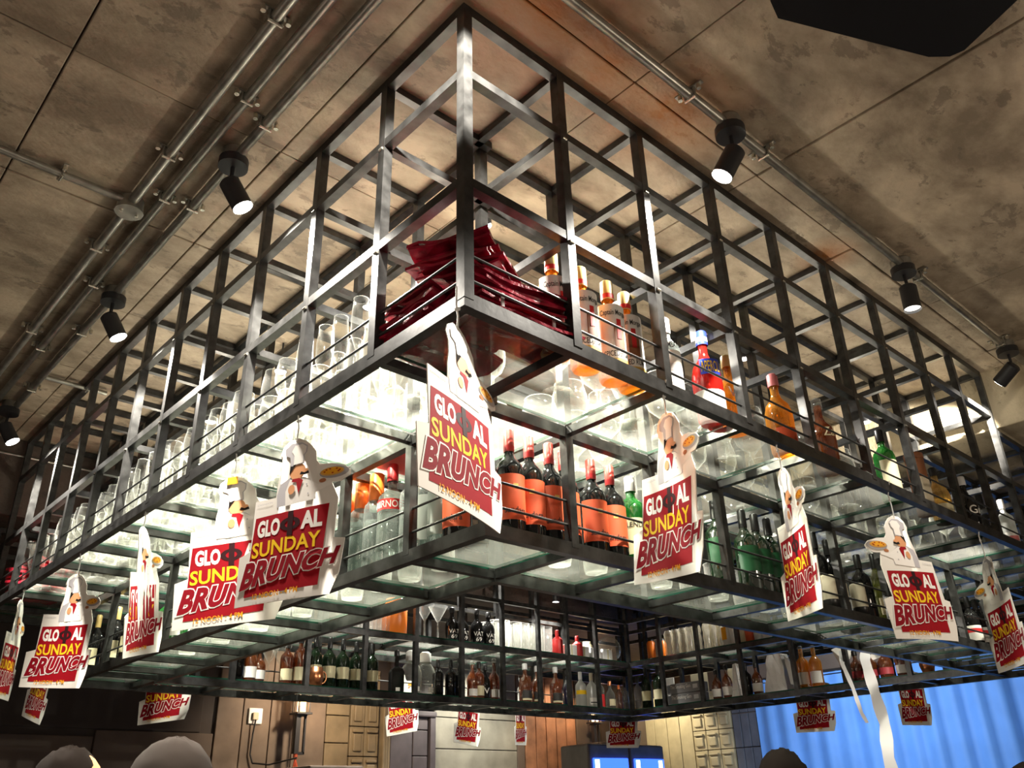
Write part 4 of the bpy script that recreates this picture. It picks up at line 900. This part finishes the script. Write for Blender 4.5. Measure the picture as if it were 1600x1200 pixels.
# ================================================================ JARS, BOXES, PAPER ON THE FAR SHELVES
for (x, y, z), l in zip(JUGS, ('large clear glass jug, left of the two beside the far post', 'large clear glass jug, right of the two beside the far post')):
    t = thing('glass_jug', l, 'jug', (x, y, SZ4))
    MB().lathe([(0, .01), (.14, .01), (.17, .04), (.18, .36), (.15, .45), (.09, .53), (.09, .58)], 20).link('body', 'clear_glass', t, (0, 0, 0))
    MB().lathe([(.10, .55), (.10, .70), (.06, .73), (0, .73)], 16).link('cap', 'white_plastic', t, (0, 0, 0))
    lb = MB(); arc_label(lb, .183, .04, .12, -18, 18, 0); lb.link('label', 'label_white', t, (0, 0, 0))
for (x, y, z), l, zz in zip([MUG[0], COPPER[0]], ('small copper mug in front of the dark green bottles', 'copper cup near the right end of the far lower shelf'), (SZ4, SZ4)):
    t = thing('copper_mug', l, 'mug', (x-.05, y, zz)); MB().lathe([(0, 0), (.09, 0), (.12, .12), (.10, .28), (.09, .27), (.08, .02)], 18).link('cup', 'copper', t, (0, 0, 0))
    h = [(.11+.07*math.sin(a), 0, .14+.09*math.cos(a)) for a in [math.pi*i/8 for i in range(9)]]; MB().tube(h, .012, 6).link('handle', 'copper', t, (0, 0, 0))
x, y, z = ORANGEJAR[0]
def jar(label, x, y, z, r, h, body, cap):
    t = thing('jar', label, 'jar', (x, y, z)); MB().lathe([(0, 0), (r*.85, 0), (r, .03), (r, h*.8), (r*.7, h*.9)], 18).link('body', body, t, (0, 0, 0))
    MB().lathe([(r*.72, h*.86), (r*.72, h), (0, h)], 16).link('lid', cap, t, (0, 0, 0)); return t
jar('glowing orange jar between tumblers and martini glasses on the far upper shelf', x, y, SZ, .22, .62, 'orange_liquid', 'cap_orange')
jar('orange jar just right of the far corner post, left one', ORJ[0][0], ORJ[0][1], SZ, .09, .42, 'orange_liquid', 'cap_black')
jar('orange jar just right of the far corner post, right one', ORJ[1][0]+.1, ORJ[1][1], SZ, .09, .40, 'orange_liquid', 'cap_black')
jar('cream rounded cup behind the white boxes on the far upper shelf', CREAMCUP[0][0], CREAMCUP[0][1], SZ+.0, .12, .42, 'label_cream', 'label_cream')
t = thing('glass_globe', 'round clear glass fishbowl at the far upper corner', 'bowl', (11.85-.22, GLOBE[0][1]-.05, SZ))
MB().lathe([(0, .01)]+[(.27*math.sin(a), .27-.27*math.cos(a)) for a in [math.pi*i/14 for i in range(2, 14)]], 24).link('bowl', 'clear_glass', t, (0, 0, 0))
wbl = ['white carton on the far upper shelf, leftmost of four', 'white carton on the far upper shelf, second of four', 'white carton on the far upper shelf, third of four', 'white carton on the far upper shelf beside the glass globe']
for i, ((x, y, z), l) in enumerate(zip(WBOX, wbl)):
    x = 10.35+.36*i; t = thing('carton', l, 'box', (x, y+.1, SZ), .04*(i-1))
    MB().bevbox(-.16, -.14, 0, .16, .14, .24, .01).link('box', 'white_plastic', t, (0, 0, 0)); MB().box(-.02, -.145, .02, .02, .145, .245).link('tape', 'label_cream', t, (0, 0, 0))
for i, (x, y, z) in enumerate(PLJAR):
    t = thing('plastic_jar', 'translucent ribbed plastic jar in a tight row on the far right upper shelf', 'jar', (x, y, SZ), 0, 'ribbed plastic jars')
    MB().lathe([(0, 0), (.08, 0), (.10, .06), (.085, .14), (.10, .24), (.085, .34), (.10, .44), (.07, .52)], 16).link('body', 'plastic_clear', t, (0, 0, 0))
wc = ['white cup with orange print', 'plain white cup, second', 'brownish cup', 'orange cup', 'white cup, fifth', 'white cup at the end']
for i, ((x, y, z), l) in enumerate(zip(WHITECUPS, wc)):
    t = thing('cup', l+' of the row on the far right upper shelf', 'cup', (x, y, SZ)); MB().lathe([(0, 0), (.085, 0), (.10, .44), (.09, .44), (.08, .02)], 16).link('body', ['white_plastic', 'white_plastic', 'label_cream', 'label_orange', 'white_plastic', 'white_plastic'][i], t, (0, 0, 0))
    if i == 0: lb = MB(); arc_label(lb, .10, .12, .36, -70, 30, 0); o = lb.link('print', 'print_orange', t, (0, 0, 0)); o.rotation_euler[2] = -math.pi/2
for k in range(2):
    t = thing('gift_box', ('upper' if k else 'lower')+' of two stacked dark boxes with white lettering on the far lower shelf', 'box', (12.12, 7.70, SZ4+.20*k), -math.pi/2)
    MB().bevbox(-.40, -.14, 0, .40, .14, .19, .008).link('carton', 'label_grey', t, (0, 0, 0))
    MB().box(-.405, -.143, .02, -.33, .143, .17).link('end_band', 'ink_black', t, (0, 0, 0))
    vs, fs = text_geo('The Smoking Gun', .01); MB().add([(-.32+.50*x, -.145, .07+.09*y) for x, y in vs], fs, 0).link('lettering', 'label_white', t, (0, 0, 0))
    MB().bevbox(.24, -.15, .06, .36, -.142, .14, .003).link('sticker', 'silver', t, (0, 0, 0))
x, y, z = CONE[0]
t = thing('paper_cone', 'stack of white paper cones standing beside the brown bottles', 'paper', (x, y, SZ4)); MB().lathe([(0, 0), (.15, 0), (.12, .12), (.125, .13), (.09, .30), (.095, .31), (.06, .60), (0, .62)], 12, smooth=False).link('cones', 'white_plastic', t, (0, 0, 0))
t = thing('paper_bag', 'big crumpled white paper bag on the far lower shelf', 'bag', (12.15, 5.62, SZ4), 0)
bm_ = bmesh.new(); bmesh.ops.create_cube(bm_, size=1); bmesh.ops.subdivide_edges(bm_, edges=bm_.edges[:], cuts=4, use_grid_fill=True)
rr = random.Random(9)
for v in bm_.verts:
    zz = v.co.z+.5; v.co = Vector((v.co.x*.34*(1-.25*zz)+rr.uniform(-.015, .015), v.co.y*.46*(1-.35*zz)-.02*zz+rr.uniform(-.015, .015), zz*.66))
bm_.verts.index_update(); MB().add([v.co for v in bm_.verts], [[v.index for v in f.verts] for f in bm_.faces]).link('bag', 'white_plastic', t, (0, 0, 0)); bm_.free()
MB().add([(-.1, -.22, .62), (-.1, -.66, .02), (.12, -.6, .02), (.1, -.2, .5), (-.14, -.3, .1)], [(0, 1, 4), (0, 3, 2, 1), (4, 1, 2)]).link('loose_flap', 'white_plastic', t, (0, 0, 0))
MB().box(-.02, -.20, .0, .02, .02, .55).link('fold', 'white_plastic', t, (0, 0, 0))
# white backing boards seen between the far right bottles
for i, (y, w) in enumerate(((8.55, .30), (7.75, .42), (6.95, .34))):
    t = thing('backing_card', ['white card standing behind the two wine bottles by the far corner', 'cream card standing behind the stacked dark boxes', 'cream card standing behind the brown bottles'][i], 'card', (12.62, y, SZ4))
    MB().bevbox(-.01, -w/2, 0, .01, w/2, .62, .004).link('sheet', 'white_plastic' if i == 0 else 'cream', t, (0, 0, 0))
def ribbon(label, pts, w0, w1):
    t = thing('paper_ribbon', label, 'ribbon', pts[0]); n = len(pts); vs = []; fs = []
    P0 = Vector(pts[0])
    for i, p in enumerate(pts):
        w = w0+(w1-w0)*i/(n-1); a = .25*math.sin(i*1.7); q = Vector(p)-P0
        vs += [q+Vector((math.sin(a)*w, math.cos(a)*w, 0)), q-Vector((math.sin(a)*w, math.cos(a)*w, 0))]
    for i in range(n-1): fs.append((2*i, 2*i+2, 2*i+3, 2*i+1))
    t2 = MB().add(vs, fs, 0, True); t2.add([v+Vector((.006, 0, 0)) for v in vs], [f[::-1] for f in fs], 0, True); t2.link('strip', 'white_plastic', t, (0, 0, 0)); return t
def lerp(P, n):
    out = []
    for a, b in zip(P, P[1:]):
        for k in range(n): out.append(tuple(a[j]+(b[j]-a[j])*k/n for j in range(3)))
    return out+[P[-1]]
ribbon('wide wavy white paper ribbon hanging in front of the blue curtain', lerp([(12.0, 3.80, -.34), (11.76, 3.72, -.6), (11.74, 3.66, -1.1), (11.78, 3.62, -1.6), (11.76, 3.66, -2.1), (11.78, 3.6, -2.9)], 4), .085, .11)
ribbon('thin white paper ribbon left of the wide one', lerp([(12.0, 4.25, -.34), (11.77, 4.14, -.6), (11.76, 4.03, -1.0), (11.77, 3.97, -1.4), (11.76, 3.90, -1.56)], 4), .04, .03)
t = thing('paper_banner', 'bunched white paper draped over the far lower shelf rail', 'paper', (12.25, 4.0, -.62))
MB().add([(0, .55, .36), (0, .40, .0), (-.1, .25, .10), (.05, .05, .30), (-.1, -.15, .05), (0, -.35, .12), (.05, -.5, .40), (.1, 0, .45), (.1, .3, .45)], [(0, 1, 2, 8), (8, 2, 3, 7), (7, 3, 4), (7, 4, 5, 6)]).link('cloth', 'paper_back', t, (0, 0, 0))
# ================================================================ THINGS ALONG THE BACK WALLS
def lantern(x, y, z, label, tassel):
    t = thing('wall_lantern', label, 'lamp', (x, y, z))
    fb = MB()
    for a in (-.13, .13):
        for b in (-.13, .13): fb.box(a-.018, b-.018, 0, a+.018, b+.018, .42)
    fb.box(-.19, -.19, -.03, .19, .19, .01).box(-.17, -.17, .42, .17, .17, .46).cyl((0, 0, .46), (0, 0, .58), .15, 4, r2=.03)
    fb.link('cage', 'black_metal', t, (0, 0, 0))
    MB().cyl((0, 0, .03), (0, 0, .36), .10, 12).link('glass', 'warm_bulb', t, (0, 0, 0))
    br = MB().box(-.13, -.06, -.86, -.02, .06, -.03).box(.10, -.03, -.86, .14, .03, -.03).box(-.02, -.03, -.88, .14, .03, -.82).box(-.02, -.05, -.06, .14, .22, .0); br.link('bracket', 'black_metal', t, (0, 0, 0))
    if tassel:
        ts = MB(); r = random.Random(4)
        ts.cyl((-.06, 0, -.86), (-.06, 0, -.96), .05, 8)
        for k in range(22): a = r.uniform(0, 6.28); q = r.uniform(.05, .24); ts.cyl((-.06, 0, -.93), (-.06+q*math.cos(a), q*.5*math.sin(a), -1.58), .012, 4)
        ts.link('tassel', 'tassel', t, (0, 0, 0))
lantern(7.82, 15.45, -.56, 'black wall lantern with warm light and long red tassel, left of the cabinet panels', True)
lantern(17.78, 15.45, -.38, 'black wall lantern with warm light above the drink coolers', False)
lamp('lantern_glow', (7.82, 15.2, -.25), 4, (1, .6, .3), .05); lamp('lantern_glow', (17.78, 15.2, -.2), 4, (1, .6, .3), .05)
t = thing('socket', 'white wall socket with a black plug and cord on the back wall', 'socket', (6.92, 15.92, -.62))
MB().bevbox(-.17, -.04, -.17, .17, .01, .17, .02).link('plate', 'white_plastic', t, (0, 0, 0)); MB().bevbox(-.09, -.10, -.09, .05, -.04, .07, .02).link('plug', 'cream', t, (0, 0, 0))
MB().tube([(-.02, -.1, -.08), (-.04, -.06, -.4), (-.05, -.05, -.8), (.02, -.06, -.98), (.3, -.3, -1.02), (.7, -.8, -.9)], .018, 6).link('cord', 'cord', t, (0, 0, 0))
t = thing('cabinet', 'grey steel service cabinet standing under the tasselled lantern', 'cabinet', (8.05, 14.7, FLOOR))
MB().bevbox(-.62, -.5, 0, .72, .6, -1.72-FLOOR, .03).link('body', 'fridge_grey', t, (0, 0, 0)); MB().bevbox(-.55, -.54, .2, .65, -.50, -1.9-FLOOR, .02).link('door', 'fridge_grey', t, (0, 0, 0))
for i, (x, l) in enumerate(((15.98, 'left of two grey drink coolers with a blue lit header'), (17.5, 'right of two grey drink coolers with a blue lit header'))):
    t = thing('drink_cooler', l, 'fridge', (x, 13.9, FLOOR), -.12+.1*i); H = -1.15-FLOOR
    fb = MB().bevbox(-.72, -.6, 0, .72, .6, H, .06); fb.link('cabinet', 'fridge_grey', t, (0, 0, 0))
    MB().bevbox(-.70, -.66, .3, .70, -.60, H-.85, .02).link('door', 'black_gloss', t, (0, 0, 0))
    MB().bevbox(-.60, -.66, H-.95, .62, -.60, H-.36, .02).link('header', 'screen_blue', t, (0, 0, 0))
    for q in (-.50, .44) if i else (-.50,): MB().box(q-.06, -.675, H-.93, q+.08, -.661, H-.40).link('light_bar', 'screen_white', t, (0, 0, 0))
    fr_ = MB(); fr_.box(-.66, -.68, .3, -.60, -.62, H-.9).box(.60, -.68, .3, .66, -.62, H-.9); fr_.link('door_frame', 'fridge_grey', t, (0, 0, 0))
    MB().add([(-.55, -.3, H+.01), (.1, -.4, H+.05), (.5, -.2, H+.02), (.3, .2, H+.09), (-.4, .1, H+.03)], [(0, 1, 2, 3, 4)]).link('loose_paper', 'paper_back', t, (0, 0, 0)) if i == 0 else None
# ================================================================ PEOPLE (only the crowns show)
def person(label, x, y, ztop, yaw, hair, skin='skin'):
    t = thing('person', label, 'person', (x, y, FLOOR), yaw); H = ztop-FLOOR; h = H/5.0    # h: scale against 1.70 m
    J = {'pelvis': (0, 0, 2.75), 'waist': (0, .02, 3.15), 'chest': (0, .03, 3.75), 'neck': (0, .02, 4.22), 'neck2': (0, -.02, 4.38),
         'kneeL': (-.26, -.05, 1.42), 'ankL': (-.27, .03, .26), 'toeL': (-.29, -.34, .10), 'kneeR': (.26, -.05, 1.42), 'ankR': (.27, .03, .26), 'toeR': (.29, -.34, .10),
         'hipL': (-.24, 0, 2.62), 'hipR': (.24, 0, 2.62), 'shL': (-.52, .03, 4.02), 'shR': (.52, .03, 4.02), 'elL': (-.66, -.02, 3.12), 'elR': (.66, -.02, 3.12),
         'wrL': (-.52, -.50, 2.90), 'wrR': (.52, -.50, 2.90)}
    Rr = {'pelvis': .44, 'waist': .40, 'chest': .46, 'neck': .19, 'neck2': .17, 'kneeL': .19, 'ankL': .11, 'toeL': .10, 'kneeR': .19, 'ankR': .11, 'toeR': .10, 'hipL': .27, 'hipR': .27,
          'shL': .20, 'shR': .20, 'elL': .13, 'elR': .13, 'wrL': .09, 'wrR': .09}
    E = [('pelvis', 'waist'), ('waist', 'chest'), ('chest', 'neck'), ('neck', 'neck2'), ('pelvis', 'hipL'), ('hipL', 'kneeL'), ('kneeL', 'ankL'), ('ankL', 'toeL'), ('pelvis', 'hipR'), ('hipR', 'kneeR'),
         ('kneeR', 'ankR'), ('ankR', 'toeR'), ('chest', 'shL'), ('shL', 'elL'), ('elL', 'wrL'), ('chest', 'shR'), ('shR', 'elR'), ('elR', 'wrR')]
    def skin_obj(name, J, Rr, E, m):
        names = list(J); me = bpy.data.meshes.new(name); me.from_pydata([Vector(J[n])*S*h for n in names], [(names.index(a), names.index(b)) for a, b in E], [])
        o = bpy.data.objects.new(name, me); sc.collection.objects.link(o); o.parent = t; me.materials.append(M[m])
        md = o.modifiers.new('skin', 'SKIN'); md.use_smooth_shade = True
        for i, n in enumerate(names): me.skin_vertices[0].data[i].radius = (Rr[n]*S*h, Rr[n]*S*h*.82)
        me.skin_vertices[0].data[0].use_root = True
        sb_ = o.modifiers.new('sub', 'SUBSURF'); sb_.levels = 1; sb_.render_levels = 2; return o
    skin_obj('body', J, Rr, E, 'shirt_dark')
    for sx_ in (-1, 1):
        b = Vector((.52*sx_, -.50, 2.90)); HJ = {'w': b, 'p': b+Vector((-.02*sx_, -.22, .0))}; HR = {'w': .075, 'p': .085}; HE = [('w', 'p')]
        for q in range(4):
            o1 = b+Vector((-.02*sx_+(q-1.5)*.045, -.30, 0)); L_ = (.11, .13, .12, .09)[q]
            HJ['a%d' % q] = o1; HJ['b%d' % q] = o1+Vector((0, -L_, -.02)); HJ['c%d' % q] = o1+Vector((0, -L_*1.7, -.08)); HR.update({'a%d' % q: .026, 'b%d' % q: .024, 'c%d' % q: .02}); HE += [('p', 'a%d' % q), ('a%d' % q, 'b%d' % q), ('b%d' % q, 'c%d' % q)]
        HJ['t1'] = b+Vector((-.10*sx_, -.20, .02)); HJ['t2'] = b+Vector((-.15*sx_, -.30, .0)); HR.update({'t1': .028, 't2': .024}); HE += [('w', 't1'), ('t1', 't2')]
        skin_obj('hand', HJ, HR, HE, skin)
    # head
    def sph(cx, cy, cz, rx, ry, rz, n=20, k=14, z0=-1, jitter=0, r=None):
        vs = []; fs = []
        for i in range(k+1):
            ph = math.pi*i/k
            if math.cos(ph) < z0: break
            for j in range(n):
                th = 2*math.pi*j/n; e = 1+(r.uniform(-jitter, jitter) if r else 0)
                vs.append((cx+rx*math.sin(ph)*math.cos(th)*e, cy+ry*math.sin(ph)*math.sin(th)*e, cz+rz*math.cos(ph)*e))
        for i in range(len(vs)//n-1):
            for j in range(n): fs.append((i*n+j, i*n+(j+1) % n, (i+1)*n+(j+1) % n, (i+1)*n+j))
        return [Vector(v)*h for v in vs], fs
    hd = MB(); v, f = sph(0, -.02, 4.66, .225, .275, .33)
    v = [Vector((p.x*(1-.25*max(0, (4.6*h-p.z)/(.3*h))), p.y, p.z)) for p in v]; hd.add(v, f, 0, True)
    v, f = sph(0, -.30, 4.60, .035, .06, .06, 8, 6); hd.add(v, f, 0, True)
    for sx_ in (-1, 1): v, f = sph(.225*sx_, 0, 4.63, .03, .05, .075, 8, 6); hd.add(v, f, 0, True)
    ho = hd.link('head', skin, t, (0, 0, 0))
    ey = MB()
    for sx_ in (-1, 1): v, f = sph(.09*sx_, -.262, 4.67, .03, .02, .02, 8, 6); ey.add(v, f, 0, True)
    ey.link('eyes', 'cap_white', t, (0, 0, 0)); v, f = sph(0, -.262, 4.49, .06, .02, .015, 8, 6); MB().add(v, f, 0, True).link('mouth', 'cap_pink', t, (0, 0, 0))
    r = random.Random(len(label)); hr = MB(); v, f = sph(0, .02, 4.70, .25, .285, .325, 26, 18, -.25, .06 if hair == 'hair' else .03, r)
    v = [Vector((p.x, max(p.y, -.22*h) if p.z < 4.80*h else p.y, p.z)) for p in v]; hr.add(v, f, 0, True); hr.link('hair', hair, t, (0, 0, 0))
person('person with close cropped grey hair, only the crown showing at lower left', -.54, 2.0, -2.29, 2.4, 'grey_hair')
person('person with dark tousled hair at the bottom left edge', .08, 5.86, -2.08, 1.0, 'hair')
person('person with dark hair at the bottom, before the blue curtain', 5.92, 2.02, -2.22, 2.6, 'hair')
person('person with dark hair whose crown just shows at the bottom right corner', 7.9, .35, -2.42, 2.2, 'hair')
